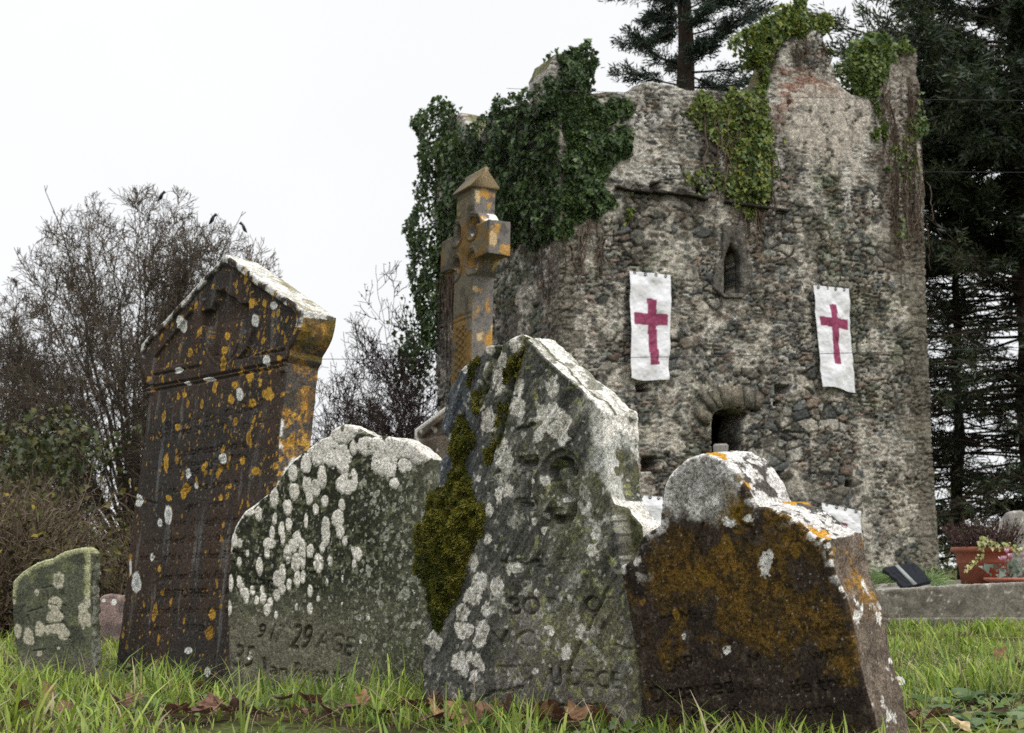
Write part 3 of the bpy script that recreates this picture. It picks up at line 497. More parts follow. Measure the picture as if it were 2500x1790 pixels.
def R_color(c):
    st, n, P = c['st'], c['n'], c['P']; x = st[:, 0]; z = st[:, 1]
    C = base(n, (.030, .022, .017)); C = mix(C, (.017, .013, .011), sstep(0, .4, fbm(st, 7, 5, 111)) * .8); C = mix(C, (.07, .055, .042), sstep(.2, .5, fbm(st * [1, .6], 60, 3, 112)) * .5)
    om = 1.25 * fbm(st, 9, 6, 113, .68) + .46 * sstep(.20, .42, z + .12 * sstep(.2, .5, x)) * sstep(.68, .58, z) * sstep(.0, .10, x) * sstep(.70, .60, x) + .22 * np.exp(-((x - .46) / .16) ** 2) * sstep(.05, .25, z) - .27
    g1 = fbm(st, 42, 5, 114, .65); g2 = fbm(st, 110, 4, 115, .7); C = mix(C, (.058, .036, .011), sstep(-.06, .16, om + .45 * g1) * .9); C = mix(C, (.098, .054, .013), sstep(.16, .46, om + .7 * g1 + .4 * g2) * .85); C = mix(C, (.022, .016, .010), sstep(-.05, .25, g2 + .7 * fbm(st, 28, 5, 119, .65)) * sstep(-.2, .2, om) * .9)
    r, i = spots(st, .07, .35, 116, .15, .4, 1.1, .3, lambda q: sstep(.24, .34, q[:, 1]) * sstep(.62, .5, q[:, 1])); C = mix(C, (.17, .092, .015), sstep(1, .7, r) * .6); C = mix(C, (.08, .05, .012), sstep(.6, .3, r) * .6)
    C = mix(C, (.35, .32, .26), sstep(.57, .68, fbm(st, 150, 3, 121)) * .5)
    # pale crust over the round head
    hx = PR.pts([(1610, 1230), (1840, 1240), (1720, 1180)]); hm = sstep(hx[2, 1] - .105, hx[2, 1] - .06, z + .05 * fbm(st, 16, 5, 117, .6)) * 1.0
    lft = sstep(.10, .02, x - .02 * fbm(st, 20, 3, 119)) * sstep(.40, .46, z) * .8
    dk = np.clip(sstep(hx[1, 0] - .09, hx[1, 0] - .01, x - .4 * (z - .7) + .05 * fbm(st, 14, 3, 120)), 0, 1)
    a = np.clip(hm * (1 - dk) + lft * .0, 0, 1) * sstep(-.35, .0, fbm(st, 60, 5, 118, .7) + .35); C = mix(C, (.30, .285, .26), a * .92); C = mix(C, (.58, .56, .52), a * sstep(-.05, .2, fbm(st, 30, 5, 122, .65)) * .85); C = mix(C, (.085, .08, .072), a * sstep(.0, .3, fbm(st, 130, 4, 123, .65)) * .85)
    C = mix(C, (.13, .08, .012), hm * dk * sstep(-.1, .2, fbm(st, 14, 4, 124)) * .9)
    b = lft * sstep(.12, .3, fbm(st, 40, 4, 125)); C = mix(C, (.60, .56, .52), b * .9)
    ed = (c['side'] < .5) * sstep(.03, .0, c['sd'] + .02 * fbm(st, 30, 3, 126)) * sstep(.40, .46, z); C = mix(C, (.64, .6, .56), ed * sstep(.0, .16, x - .02 * fbm(st, 9, 2, 3)) * sstep(-.05, .15, fbm(st, 45, 4, 127)))
    r, k = ellipses(PR, st, R_white, .85, 128, 34); C = mix(C, (.66, .63, .58), sstep(1.05, .9, r) * sstep(.45, .25, fbm(st, 70, 3, 129)))
    sid = c['side'] == 1; v = sid & (c['up'] < .35)
    C = mix(C, (.085, .066, .052), v * .9); C = mix(C, (.14, .11, .085), v * sstep(.0, .4, fbm(P * [1, 1, .6], 30, 4, 130)) * .8); C = mix(C, (.62, .59, .53), v * sstep(.24, .34, fbm(P, 15, 6, 131, .68))); C = mix(C, (.15, .075, .014), v * sstep(.02, .25, fbm(P, 14, 6, 132, .68)) * sstep(.3, .42, z) * .9); C = mix(C, (.26, .13, .02), v * sstep(.2, .4, fbm(P, 24, 5, 137, .65)) * sstep(.3, .42, z) * .8)
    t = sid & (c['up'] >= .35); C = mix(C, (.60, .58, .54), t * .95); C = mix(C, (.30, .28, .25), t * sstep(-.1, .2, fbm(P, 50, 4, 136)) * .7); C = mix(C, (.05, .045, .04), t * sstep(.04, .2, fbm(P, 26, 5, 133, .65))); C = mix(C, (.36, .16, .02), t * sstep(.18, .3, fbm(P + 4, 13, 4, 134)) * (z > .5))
    return C
root = thing('headstone', 'round-headed brown headstone crusted with rusty orange lichen, leaning at the right front', 'gravestone', PR.O)
slab('stone_slab', PR, sdf_poly(R_poly), bounds_of(R_poly), .17, .0030, M_STONE, R_color, R_height, root, .008, chip=.007, chips=22)

# ---- small green stone at the far left ----
PL_ = Plane(on_ground(46, 1650), 14, 0)
L_out = [(140, 1220), (125, 1050), (95, 880), (85, 600), (95, 510), (160, 440), (230, 395), (270, 372), (330, 350), (380, 342), (400, 330), (440, 305), (500, 285), (560, 268), (620, 262), (650, 266), (660, 300), (655, 600), (660, 900), (665, 1220)]
L_poly = poly_px(PL_, L_out, 3.008, 0, 1250); L_poly = np.concatenate([L_poly, [[L_poly[-1][0], -.12], [L_poly[0][0], -.12]]])
L_pale = [(x / 3.008, 1250 + y / 3.008, a / 3.008, b / 3.008) for x, y, a, b in [(430, 500, 45, 65), (410, 680, 55, 60), (405, 770, 60, 60), (410, 850, 90, 40), (290, 860, 40, 60), (210, 920, 45, 65), (130, 880, 30, 60), (610, 760, 35, 95), (650, 800, 30, 50), (470, 890, 40, 50), (275, 590, 16, 25), (350, 860, 30, 40), (640, 660, 25, 40), (430, 1000, 15, 12), (290, 1040, 20, 20), (100, 660, 12, 20)]]
def L_height(p, sd):
    return fbm(p, 9, 5, 35) * .008 + fbm(p, 60, 3, 36) * .0015 + sum(groove(p, PL_.pts([(x0 / 3.008, 1250 + y0 / 3.008), (x1 / 3.008, 1250 + y1 / 3.008)]), .004, .006) for x0, y0, x1, y1 in [(310, 560, 380, 545), (345, 580, 350, 640), (210, 735, 310, 700), (205, 760, 215, 800), (320, 830, 460, 810), (470, 685, 490, 690), (370, 680, 420, 690), (440, 720, 470, 760), (460, 800, 500, 860), (240, 1020, 330, 1010), (480, 930, 520, 930)])
def L_color(c):
    st, n, P = c['st'], c['n'], c['P']
    C = base(n, (.060, .063, .044)); C = mix(C, (.034, .037, .027), sstep(0, .4, fbm(st, 12, 4, 141)) * .8); C = mix(C, (.10, .11, .05), sstep(.1, .4, fbm(st, 22, 4, 142)) * .5)
    C = mix(C, (.085, .075, .06), sstep(.12, .0, st[:, 1]) * .7)
    r, k = ellipses(PL_, st, L_pale, .35, 143, 30); al = sstep(1.05, .85, r); C = mix(C, (.36, .33, .24), al * .9); C = mix(C, (.12, .13, .08), al * (k == 0) * sstep(.75, .5, r) * .8)
    u = np.clip((c['side'] == 1) * (c['up'] > .2) + (c['side'] < .5) * sstep(.03, .008, c['sd'] + .01 * fbm(st, 40, 3, 144)) * (st[:, 1] > .33), 0, 1); C = mix(C, (.32, .33, .17), u * .85)
    s = (c['side'] == 1) & (c['up'] <= .2); C = mix(C, (.17, .17, .14), s * sstep(-.2, .2, fbm(P, 20, 4, 145)) * .9)
    return C
root = thing('headstone', 'small mossy green broken headstone at the far left, with sloping top', 'gravestone', PL_.O)
slab('stone_slab', PL_, sdf_poly(L_poly), bounds_of(L_poly), .085, .0036, M_STONE, L_color, L_height, root, .006, chip=.012, chips=40)

# ---- small pinkish stone seen in the gap ----
PP = Plane(on_ground(268, 1566), 8, 0)
P_poly = PP.pts([(236, 1580), (236, 1475), (240, 1462), (250, 1453), (264, 1450), (280, 1453), (292, 1462), (296, 1452), (300, 1456), (300, 1580)])
def P_color(c):
    C = base(c['n'], (.15, .105, .095)); C = mix(C, (.08, .06, .055), sstep(0, .4, fbm(c['st'], 14, 4, 151))); r, _ = ellipses(PP, c['st'], [(278, 1470, 7, 8), (253, 1466, 5, 5)], .2, 9); C = mix(C, (.7, .68, .62), sstep(1.05, .9, r)); return C
root = thing('headstone', 'small rounded pinkish headstone standing behind the gap left of the tall memorial', 'gravestone', PP.O)
slab('stone_slab', PP, sdf_poly(P_poly), bounds_of(P_poly), .09, .006, M_STONE, P_color, lambda p, sd: fbm(p, 12, 4, 45) * .006, root, .015)

# ---- gabled stone half hidden between the low stone and the slate ----
PG = Plane(at(1010, 1100, 8.2), 35, 0)
G_poly = PG.pts([(1018, 1700), (1018, 1085), (1010, 1072), (1010, 1050), (1062, 1010), (1120, 968), (1178, 1004), (1178, 1030), (1166, 1045), (1166, 1700)])
def G_color(c):
    st, n, P = c['st'], c['n'], c['P']; C = base(n, (.10, .08, .06)); C = mix(C, (.05, .04, .032), sstep(0, .4, fbm(st, 9, 4, 161))); r, i = spots(st, .07, .4, 162, .15, .4); C = mix(C, (.45, .40, .34), sstep(1, .8, r) * .8)
    C = mix(C, (.62, .60, .56), ((c['side'] == 1) & (c['up'] > .3)) * 1.0); C = mix(C, (.55, .52, .47), (c['side'] < .5) * sstep(.03, .015, c['sd']) * (st[:, 1] > 0.05) * .8); return C
root = thing('headstone', 'gabled brown stone with white capped edge, half hidden behind the slate headstone', 'gravestone', (PG.O[0], PG.O[1], 0))
slab('stone_slab', PG, sdf_poly(G_poly), bounds_of(G_poly), .14, .007, M_STONE, G_color, lambda p, sd: fbm(p, 10, 4, 46) * .006 - .02 * inside(p, PG.pts([(1026, 1072), (1066, 1036), (1120, 1000), (1160, 1030), (1150, 1060)]), .006), root, .008)

# ---- square-topped stone and low stone in front of the tower doorway, far right stones ----
def plain_stone(px0, px1, ptop, Y, yaw, T, label, col, shape='flat', parent_group=None):
    w0 = at(px0, ptop, Y); w1 = at(px1, ptop, Y); O = np.array([w0[0], Y, 0.0]); pl = Plane(O, yaw, 0); W = (w1[0] - w0[0]) / math.cos(R(yaw)); H = w0[2]
    if shape == 'flat': pg = np.array([[0, -.2], [W, -.2], [W, H - .01], [W - .02, H], [.02, H], [0, H - .015]])
    elif shape == 'round':
        a = np.linspace(0, math.pi, 15); pg = np.concatenate([[[0, -.2], [W, -.2]], np.stack([W / 2 + W / 2 * np.cos(a), H - .3 * W + .3 * W * np.sin(a)], 1)])
    else: pg = np.array([[0, -.2], [W, -.2], [W, H * .86], [W * .62, H], [W * .4, H * .98], [0, H * .8]])
    def cf(c):
        C = base(c['n'], col); C = mix(C, np.array(col) * .5, sstep(0, .4, fbm(c['P'], 8, 4, 171))); C = mix(C, (.42, .40, .35), sstep(.25, .4, fbm(c['P'], 13, 4, 172)) * .8); return C
    r_ = thing('headstone', label, 'gravestone', O); slab('stone_slab', pl, sdf_poly(pg), bounds_of(pg), T, .014, M_STONE, cf, lambda p, sd: fbm(p, 8, 4, 47) * .006, r_, .015)
plain_stone(1741, 1776, 1083, 15.0, 10, .12, 'plain square-topped grey stone before the dark tower doorway', (.16, .15, .135))
plain_stone(1636, 1740, 1112, 17.0, 10, .14, 'low grey stone with broken top left of the square-topped one', (.13, .125, .11), 'broken')
plain_stone(2432, 2540, 1245, 16.0, -8, .16, 'grey broken-topped headstone behind the potted heather', (.17, .155, .14), 'broken')

# ---- celtic cross ----
CY_ = 12.0; cc = at(1132, 604, CY_); PC = Plane(cc, 63, 1.5)
def C_sdf(p):
    x, y = p[:, 0], p[:, 1]
    def bx(cx, cy, hx, hy): return np.minimum(hx - np.abs(x - cx), hy - np.abs(y - cy))
    w = .172 + .018 * np.clip(-y / 1.5, 0, 1)
    d = np.maximum(np.minimum(w - np.abs(x), np.minimum(.515 - y, y + 3.1)), bx(0, 0, .475, .143))
    d = np.maximum(d, .325 - np.hypot(x, y))
    for sx in (-1, 1):
        for sy in (-1, 1): d = np.minimum(d, np.hypot(x - sx * .150, y - sy * .148) - .082)
    return d
def C_height(p, sd):
    x, y = p[:, 0], p[:, 1]; r = np.hypot(x, y); h = fbm(p, 20, 4, 55) * .003
    ringonly = (r < .34) & (np.abs(x) > .175) & (np.abs(y) > .146); h -= .035 * ringonly
    for sx in (-1, 1):
        for sy in (-1, 1):
            d = np.hypot(x - sx * .150, y - sy * .148); h += .012 * np.exp(-((d - .115) / .012) ** 2) - .006 * np.exp(-((d - .135) / .008) ** 2)
    # border roll and interlace panels on the shaft
    w = .172 + .018 * np.clip(-y / 1.5, 0, 1); sh = (np.abs(x) < w) & ((y < -.30) | (y > .2))
    h += sh * .010 * np.exp(-((w - np.abs(x) - .03) / .012) ** 2)
    for yy in (-.60, -.64, -1.42, -1.46, .44, -2.2, -2.24): h -= .008 * np.exp(-((y - yy) / .010) ** 2) * (np.abs(x) < w)
    pn = ((y < -.68) & (y > -1.40)) | ((y < -1.5) & (y > -2.15)); A = .095
    k = 2 * math.pi / .24
    for ph in (0, math.pi / 2, math.pi, 1.5 * math.pi):
        h += pn * (np.abs(x) < .14) * .012 * np.exp(-((x - A * np.sin(k * y + ph)) / .014) ** 2)
    h += .010 * np.exp(-(np.hypot(x, y + .45) / .05) ** 2) + .012 * np.exp(-(np.hypot(x, y) / .05) ** 2)
    return h
def C_color(c):
    st, n, P = c['st'], c['n'], c['P']; C = base(n, (.080, .070, .050)); C = mix(C, (.036, .033, .027), sstep(0, .4, fbm(st, 10, 4, 181)) * .8)
    f = c['side'] < .5; C = mix(C, (.115, .066, .020), f * sstep(.05, .4, fbm(st, 6, 4, 182) + .25 * sstep(-.2, -.7, st[:, 1])) * .8); C = mix(C, (.17, .17, .06), f * sstep(.1, .35, fbm(st + 3, 8, 3, 183)) * sstep(.1, .4, st[:, 1]) * .9)
    s = c['side'] == 1; C = mix(C, (.11, .10, .09), s * .95); C = mix(C, (.05, .047, .043), s * sstep(.1, .4, fbm(P, 16, 4, 184)) * .7)
    q = np.c_[P[:, 1] * 1.0 + P[:, 0], P[:, 2]]; r, i = spots(q, .13, .6, 185, .14, .45, 1.0, .7); C = mix(C, (.34, .17, .04), s * sstep(1, .6, r) * .85); C = mix(C, (.44, .32, .17), s * sstep(.75, .4, r) * (i > .5) * .8)
    C = mix(C, (.38, .17, .025), s * sstep(.12, .32, fbm(P, 6, 4, 186)) * .85)
    t = s & (c['up'] > .5); C = mix(C, (.7, .68, .63), t * (c['d'] > .02) * sstep(-.2, 0, fbm(P, 8, 3, 187)))
    return C
cr = thing('celtic_cross', 'ringed stone celtic cross with orange lichen standing before the ivy-clad tower', 'cross', (cc[0], cc[1], 0))
slab('cross_body', PC, C_sdf, (-.52, .52, -2.9, .53), .205, .0085, M_STONE, C_color, C_height, cr, .008, chip=.003)
V = []; 
def capring(u): return [PC.O + PC.u * u + PC.v * a - PC.n * b for a, b in [(.495, -.035), (.515, -.028), (.645, .084), (.668, .082), (.685, .1025), (.668, .123), (.645, .121), (.515, .232), (.495, .228)]]
A = np.array(capring(-.195)); B_ = np.array(capring(.195)); k = np.arange(9); Q = np.stack([k, (k + 1) % 9, 9 + (k + 1) % 9, 9 + k], 1)
ob = mesh('gable_cap', np.concatenate([A, B_]), [Q[:, ::-1], np.array([k]), np.array([9 + k[::-1]])], M_STONE, cr, mix(base(18, (.12, .11, .08)), (.17, .11, .05), np.array([0] * 9 + [1] * 9) * .6))
v, f = box((cc[0] + .02, cc[1] + .05, 0), .75, .62, .28, R(-63)); v2, f2 = box((cc[0] + .02, cc[1] + .05, .28), .58, .46, .18, R(-63)); v, f = join([(v, f), (v2, f2)])
mesh('plinth', v, f, M_STONE, cr, base(len(v), (.13, .12, .10)))
# =====================  RUINED TOWER  =====================
class AxPlane(Plane):
    def __init__(s, O, u, v, n): s.O = np.asarray(O, float); s.u = unit(u); s.v = unit(v); s.n = unit(n)
c24, s24 = math.cos(R(24)), math.sin(R(24))
TC = np.array([0.97, 29.0, 0.0]); uF = np.array([c24, s24, 0]); uL = np.array([-s24, c24, 0]); Z = np.array([0, 0, 1.0])
WF = AxPlane(TC, uF, Z, [s24, -c24, 0]); LW_, DP = 9.35, 7.3
WL = AxPlane(TC + uL * DP, -uL, Z, [-c24, -s24, 0])          # u runs from the far corner to the near corner
D = lambda L: [(x * 1.1023, y * 1.1023) for x, y in L]       # from the 2268-wide view to photograph pixels
def masonry(c, st, seed, zone):
    """stone cells -> colour; also used (same call) for the relief"""
    n = len(st); w = np.stack([fbm(st, 1.3, 3, seed), fbm(st, 1.3, 3, seed + 5)], 1); w2 = np.stack([fbm(st, 6, 3, seed + 1), fbm(st, 6, 3, seed + 6)], 1)
    q = st + w * [.16, .05] + w2 * [.05, .028]
    fa, ga, ia = cells(q / [.40, .23], seed, .98); fb, gb, ib = cells(q / [.30, .085], seed + 3, .85); fc_, gc, ic = cells(q / [.21, .125], seed + 9, .95)
    sel = fbm(st, .75, 3, seed + 7) + zone * .8; big = fbm(st, 1.1, 3, seed + 8)
    e = np.where(sel > .12, gb - fb, np.where(big > .0, ga - fa, gc - fc_)); ide = np.where(sel > .12, ib, np.where(big > .0, ia, ic)); r1 = np.where(sel > .12, fb, np.where(big > .0, fa, fc_))
    mort = fbm(st, 1.6, 4, seed + 11); wd = .07 + .20 * sstep(-.1, .5, mort)
    joint = sstep(wd + .06, wd, e)
    return e, ide, joint, mort, r1
PALS = np.array([(.115, .106, .092), (.15, .14, .12), (.085, .086, .082), (.18, .165, .14), (.125, .105, .085), (.072, .076, .076), (.21, .20, .18), (.115, .118, .10), (.15, .115, .092), (.092, .083, .070)])
F_open = {}
F_win = WF.pts(D([(1602, 650), (1602, 580), (1607, 560), (1613, 548), (1617, 535), (1622, 548), (1632, 556), (1638, 575), (1638, 650)]))
F_door = WF.pts([(1738, 1290), (1738, 1040), (1740, 1015), (1750, 1002), (1770, 996), (1790, 997), (1810, 1002), (1825, 1010), (1818, 1030), (1812, 1060), (1812, 1290)])
F_holes = [WF.pts([(x - a, y - b), (x + a, y - b), (x + a, y + b), (x - a, y + b)]) for x, y, a, b in [(1566, 945, 15, 10), (1907, 950, 16, 9), (1581, 1132, 17, 18), (1898, 1157, 8, 6), (1598, 455, 10, 8), (1712, 462, 12, 9), (1870, 500, 8, 8), (1840, 1000, 6, 4), (1893, 985, 8, 5), (2070, 1180, 8, 7)]]
f_zone = WF.pts([(1500, 480)])[0, 1]; r_zone = WF.pts([(1950, 335)])[0]
def F_height(p, sd):
    zone = sstep(f_zone, f_zone + .5, p[:, 1]); e, ide, j, mort, r1 = masonry(None, p, 300, zone)
    h = (1 - j) * (.008 + .032 * ide) * sstep(.0, .07, e) - j * .03 * (mort < .1) + fbm(p, 9, 4, 301) * .012
    rend = render_patch(p); h = h * (1 - rend * .8) + rend * .03
    h -= .7 * inside(p, F_win, .012)
    for k, g in enumerate(F_holes): h -= .45 * inside(p, g, .012)
    return h
def render_patch(p):
    z = WF.pts(D([(1720, 300), (1720, 210), (1770, 165), (1850, 175), (1925, 220), (1920, 320), (1880, 400), (1820, 350), (1780, 340)]))
    a = sstep(-.25, .25, sdf_poly(z)(p) + .25 * fbm(p, 2.5, 4, 305)); return a * sstep(.42, .25, fbm(p, 5, 4, 306))
def wall_color(c, seed, plane, front):
    st, n, P = c['st'], c['n'], c['P']
    if not front: st = st.copy()
    q = st + np.c_[c['d'] * (c['side'] == 1), np.zeros(n)]
    zone = sstep(f_zone, f_zone + .5, st[:, 1]); e, ide, j, mort, r1 = masonry(c, q, seed, zone)
    C = PALS[(ide * 9.99).astype(int)] * (.55 + 1.1 * ((ide * 57.3) % 1))[:, None]; C = C * (1 + .45 * fbm(st, 11, 4, seed + 30))[:, None]
    C = mix(C, C * [.85, .95, .78] + [.006, .010, 0], sstep(.1, .45, fbm(st, .9, 4, seed + 31)) * .6)
    pale = sstep(-.15, .4, mort); C = mix(C, np.array([(.46, .425, .365)]) * (1 - .3 * sstep(0, .5, fbm(st, 8, 3, seed + 32)))[:, None], j * (.25 + .75 * pale))
    C = mix(C, (.46, .42, .35), sstep(.16, .32, fbm(st, 4.2, 5, seed + 33, .6) + .15 * pale) * .6 * (1 - zone * .5))
    C = mix(C, (.50, .475, .43), zone * sstep(-.1, .3, fbm(st, 2.6, 5, seed + 34)) * (1 - j * .8) * .8)
    C = mix(C, (.060, .054, .044), sstep(.2, .55, fbm(st * [1.4, .5], 1.0, 4, seed + 35)) * .7)
    C = mix(C, (.022, .021, .019), (j > .5) * sstep(.08, -.2, mort + .3 * fbm(st, 5, 3, seed + 37)) * .9)
    C = mix(C, (.24, .23, .17), sstep(.36, .5, fbm(st, 14, 4, seed + 36)) * .55)
    if front:
        rp = render_patch(st); C = mix(C, np.array([(.45, .40, .34)]) * (1 - .35 * sstep(0, .5, fbm(st, 6, 4, 41)))[:, None], rp * .9)
        br = WF.pts(D([(1715, 285), (1725, 150), (1850, 170), (1855, 205), (1770, 200)])); C = mix(C, (.22, .10, .07), inside(st, br, .25) * (ide > .45) * .75)
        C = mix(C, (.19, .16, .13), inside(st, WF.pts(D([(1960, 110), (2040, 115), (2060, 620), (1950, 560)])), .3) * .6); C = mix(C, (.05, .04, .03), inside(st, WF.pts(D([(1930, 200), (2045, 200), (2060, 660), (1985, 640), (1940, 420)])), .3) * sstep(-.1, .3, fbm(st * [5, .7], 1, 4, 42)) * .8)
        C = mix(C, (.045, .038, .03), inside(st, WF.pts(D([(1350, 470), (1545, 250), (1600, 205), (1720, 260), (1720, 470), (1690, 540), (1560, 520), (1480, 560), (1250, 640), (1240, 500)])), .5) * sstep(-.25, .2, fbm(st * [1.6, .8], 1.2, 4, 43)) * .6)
    # quoins
    w = LW_ if front else DP; qx = np.minimum(st[:, 0] + (0 if front else 9), np.maximum(w - st[:, 0], 0)); row = np.floor(st[:, 1] / .38); qw = .34 + .26 * (row % 2); qm = (qx < qw) & (st[:, 1] < 8.2)
    je = np.minimum(st[:, 1] % .38, .38 - st[:, 1] % .38); C = mix(C, np.array([(.13, .115, .09)]) * (.8 + .5 * _h(row.astype(np.int64), row.astype(np.int64) * 0, row.astype(np.int64) * 0, 3))[:, None], qm * .8); C = mix(C, (.05, .045, .04), qm * sstep(.02, .008, je) * .8)
    u = (c['side'] == 1) & (c['up'] > .4); C = mix(C, (.10, .10, .035), u * .8); C = mix(C, (.16, .12, .05), u * sstep(0, .3, fbm(P, 3, 3, 44)) * .7)
    return C
F_out = D([(1236, 1290), (1240, 700), (1240, 480), (1243, 235), (1218, 232), (1216, 150), (1232, 118), (1288, 116), (1300, 150), (1310, 207), (1345, 204), (1398, 208), (1405, 190), (1440, 181), (1490, 188), (1520, 200), (1560, 198), (1640, 205), (1692, 202), (1700, 170), (1712, 160), (1728, 120), (1738, 84), (1765, 74), (1815, 66), (1832, 108), (1846, 150), (1852, 178), (1866, 196), (1884, 208), (1926, 216), (1940, 180), (1958, 132), (1968, 108), (2000, 106), (2030, 114), (2034, 135), (2030, 165), (2037, 185), (2045, 400), (2053, 700), (2065, 1000), (2078, 1290)])
F_poly = WF.pts(F_out); F_poly[0, 0] = 0; F_poly[1:4, 0] = np.minimum(F_poly[1:4, 0], .02); F_poly[:4, 0] = [0, 0, 0, 0]
F_poly = np.concatenate([[[LW_ + .25, -.4], [0, -.4]], F_poly[:-1]])
F_poly = F_poly[::-1]
tower = thing('ruined_tower', 'square ruined rubble stone tower with broken battlements, hung with white cross banners', 'tower', TC)
_fd = sdf_poly(F_door); _fp = sdf_poly(F_poly)
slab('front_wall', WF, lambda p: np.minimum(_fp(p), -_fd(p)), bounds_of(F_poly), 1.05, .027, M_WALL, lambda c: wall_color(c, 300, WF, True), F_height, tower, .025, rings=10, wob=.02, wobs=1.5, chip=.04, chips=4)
Lh = lambda L: WL.pts(D(L))
L_pts = Lh([(968, 900), (965, 600), (962, 330), (985, 262), (1020, 250), (1042, 290), (1052, 320), (1062, 300), (1110, 240), (1170, 225), (1215, 215), (1218, 140), (1240, 120)])
L_poly2 = np.concatenate([[[DP - .02, -.4], [DP - .02, F_poly[:, 1].max() * 0 + WL.pts(D([(1240, 200)]))[0, 1]]], L_pts[::-1][2:], [[L_pts[0][0], -.4]]])
def Lw_height(p, sd):
    e, ide, j, mort, r1 = masonry(None, p, 340, sstep(f_zone, f_zone + .5, p[:, 1])); return (1 - j) * (.008 + .032 * ide) * sstep(0, .07, e) - j * .03 * (mort < .1) + fbm(p, 9, 4, 341) * .012
slab('side_wall', WL, sdf_poly(L_poly2), bounds_of(L_poly2), 1.0, .034, M_WALL, lambda c: wall_color(c, 340, WL, False), Lw_height, tower, .05, rings=5, wob=.02, wobs=1.5, chip=.06, chips=3)
x0 = L_pts[0][0]; back_u = TC + uL * (DP - x0)
v, f = box(back_u - uL * .55 + uF * (LW_ / 2 + .6) - Z * .4, LW_ - 2.1, 1.0, 8.6, R(24)); v2, f2 = box(TC + uF * (LW_ - .62) + uL * (DP - x0) / 2 - Z * .4, 1.0, DP - x0 - 2.2, 8.8, R(24)); v, f = join([(v, f), (v2, f2)])
mesh('rear_wall', v, f, M_WALL, tower, base(len(v), (.13, .12, .1)))
v, f = box(TC + uF * LW_ / 2 + uL * (DP - x0) / 2 + Z * 7.2, LW_ - 2.2, DP - x0 - 2.2, .3, R(24)); mesh('floor_vault', v, f, M_WALL, tower, base(len(v), (.09, .085, .07)))
# dressed window frame
fr = WF.pts(D([(1576, 640), (1580, 590), (1596, 575), (1598, 500), (1648, 502), (1650, 575), (1662, 590), (1662, 640), (1640, 662), (1600, 660)]))
frf = sdf_poly(fr); wnf = sdf_poly(F_win); FRP = AxPlane(TC + WF.n * .085, uF, Z, WF.n)
def fr_col(c):
    C = base(c['n'], (.095, .088, .076)); C = mix(C, (.055, .051, .045), sstep(0, .35, fbm(c['P'], 6, 4, 371))); C = mix(C, (.22, .21, .18), sstep(.2, .4, fbm(c['P'], 9, 4, 372)) * .6); return C
slab('window_frame', FRP, lambda p: np.minimum(frf(p), -wnf(p)), bounds_of(fr), .25, .022, M_WALL, fr_col, lambda p, sd: fbm(p, 8, 3, 373) * .01 - .05 * sstep(.10, .0, -wnf(p)), tower, .015, rings=4, chip=.02)
v, f = box(TC + uF * WF.pts(D([(1620, 600)]))[0, 0] + uL * .62 + Z * (WF.pts(D([(1620, 640)]))[0, 1] - .3), .8, .15, 1.6, R(24)); mesh('window_blocking', v, f, M_WALL, tower, base(len(v), (.07, .066, .058)))
# arch stones over the doorway
parts = []
for L in [[(1697, 990), (1733, 1012), (1728, 1040), (1694, 1020)], [(1702, 962), (1722, 960), (1748, 1000), (1736, 1008)], [(1724, 957), (1746, 952), (1760, 995), (1750, 1000)], [(1752, 945), (1806, 942), (1812, 994), (1764, 994)], [(1812, 944), (1838, 950), (1836, 1000), (1816, 994)], [(1842, 955), (1862, 972), (1850, 1004), (1840, 1000)]]:
    q = WF.pts(L); A = WF.world(q, .075 + .02 * rng.random()); B_ = WF.world(q, -.2); k = np.arange(4)
    parts.append((np.concatenate([A, B_]), np.concatenate([[k], np.stack([k, (k + 1) % 4, 4 + (k + 1) % 4, 4 + k], 1)[:, ::-1]])))
v, f = join(parts); mesh('door_arch', v, f, M_WALL, tower, np.repeat(np.array([(.15, .13, .10), (.11, .10, .08), (.13, .12, .09), (.17, .15, .115), (.13, .12, .10), (.12, .105, .085)]), 8, 0))
# dark string course
parts = []; sc_ = WF.pts(D([(1360, 420), (1420, 428), (1500, 436), (1580, 448), (1650, 458), (1700, 468), (1760, 472)])); cx = sc_[0, 0]
while cx < sc_[-1, 0] - .1:
    L_ = rng.uniform(.18, .5); yy = np.interp(cx, sc_[:, 0], sc_[:, 1]) + rng.normal() * .02; v, f = box(WF.world(np.array([[cx + L_ / 2, yy]]), .03)[0], L_ - .02, .22 + .1 * rng.random(), rng.uniform(.03, .065), R(24) + rng.normal() * .04); v[:, 2] += (v - v.mean(0)) @ uF * rng.normal() * .05; (parts.append((v, f)) if rng.random() < .8 else None); cx += L_
for v, f in parts: mesh('ledge_stone', v, f, M_WALL, tower, base(len(v), (.040, .035, .030)))

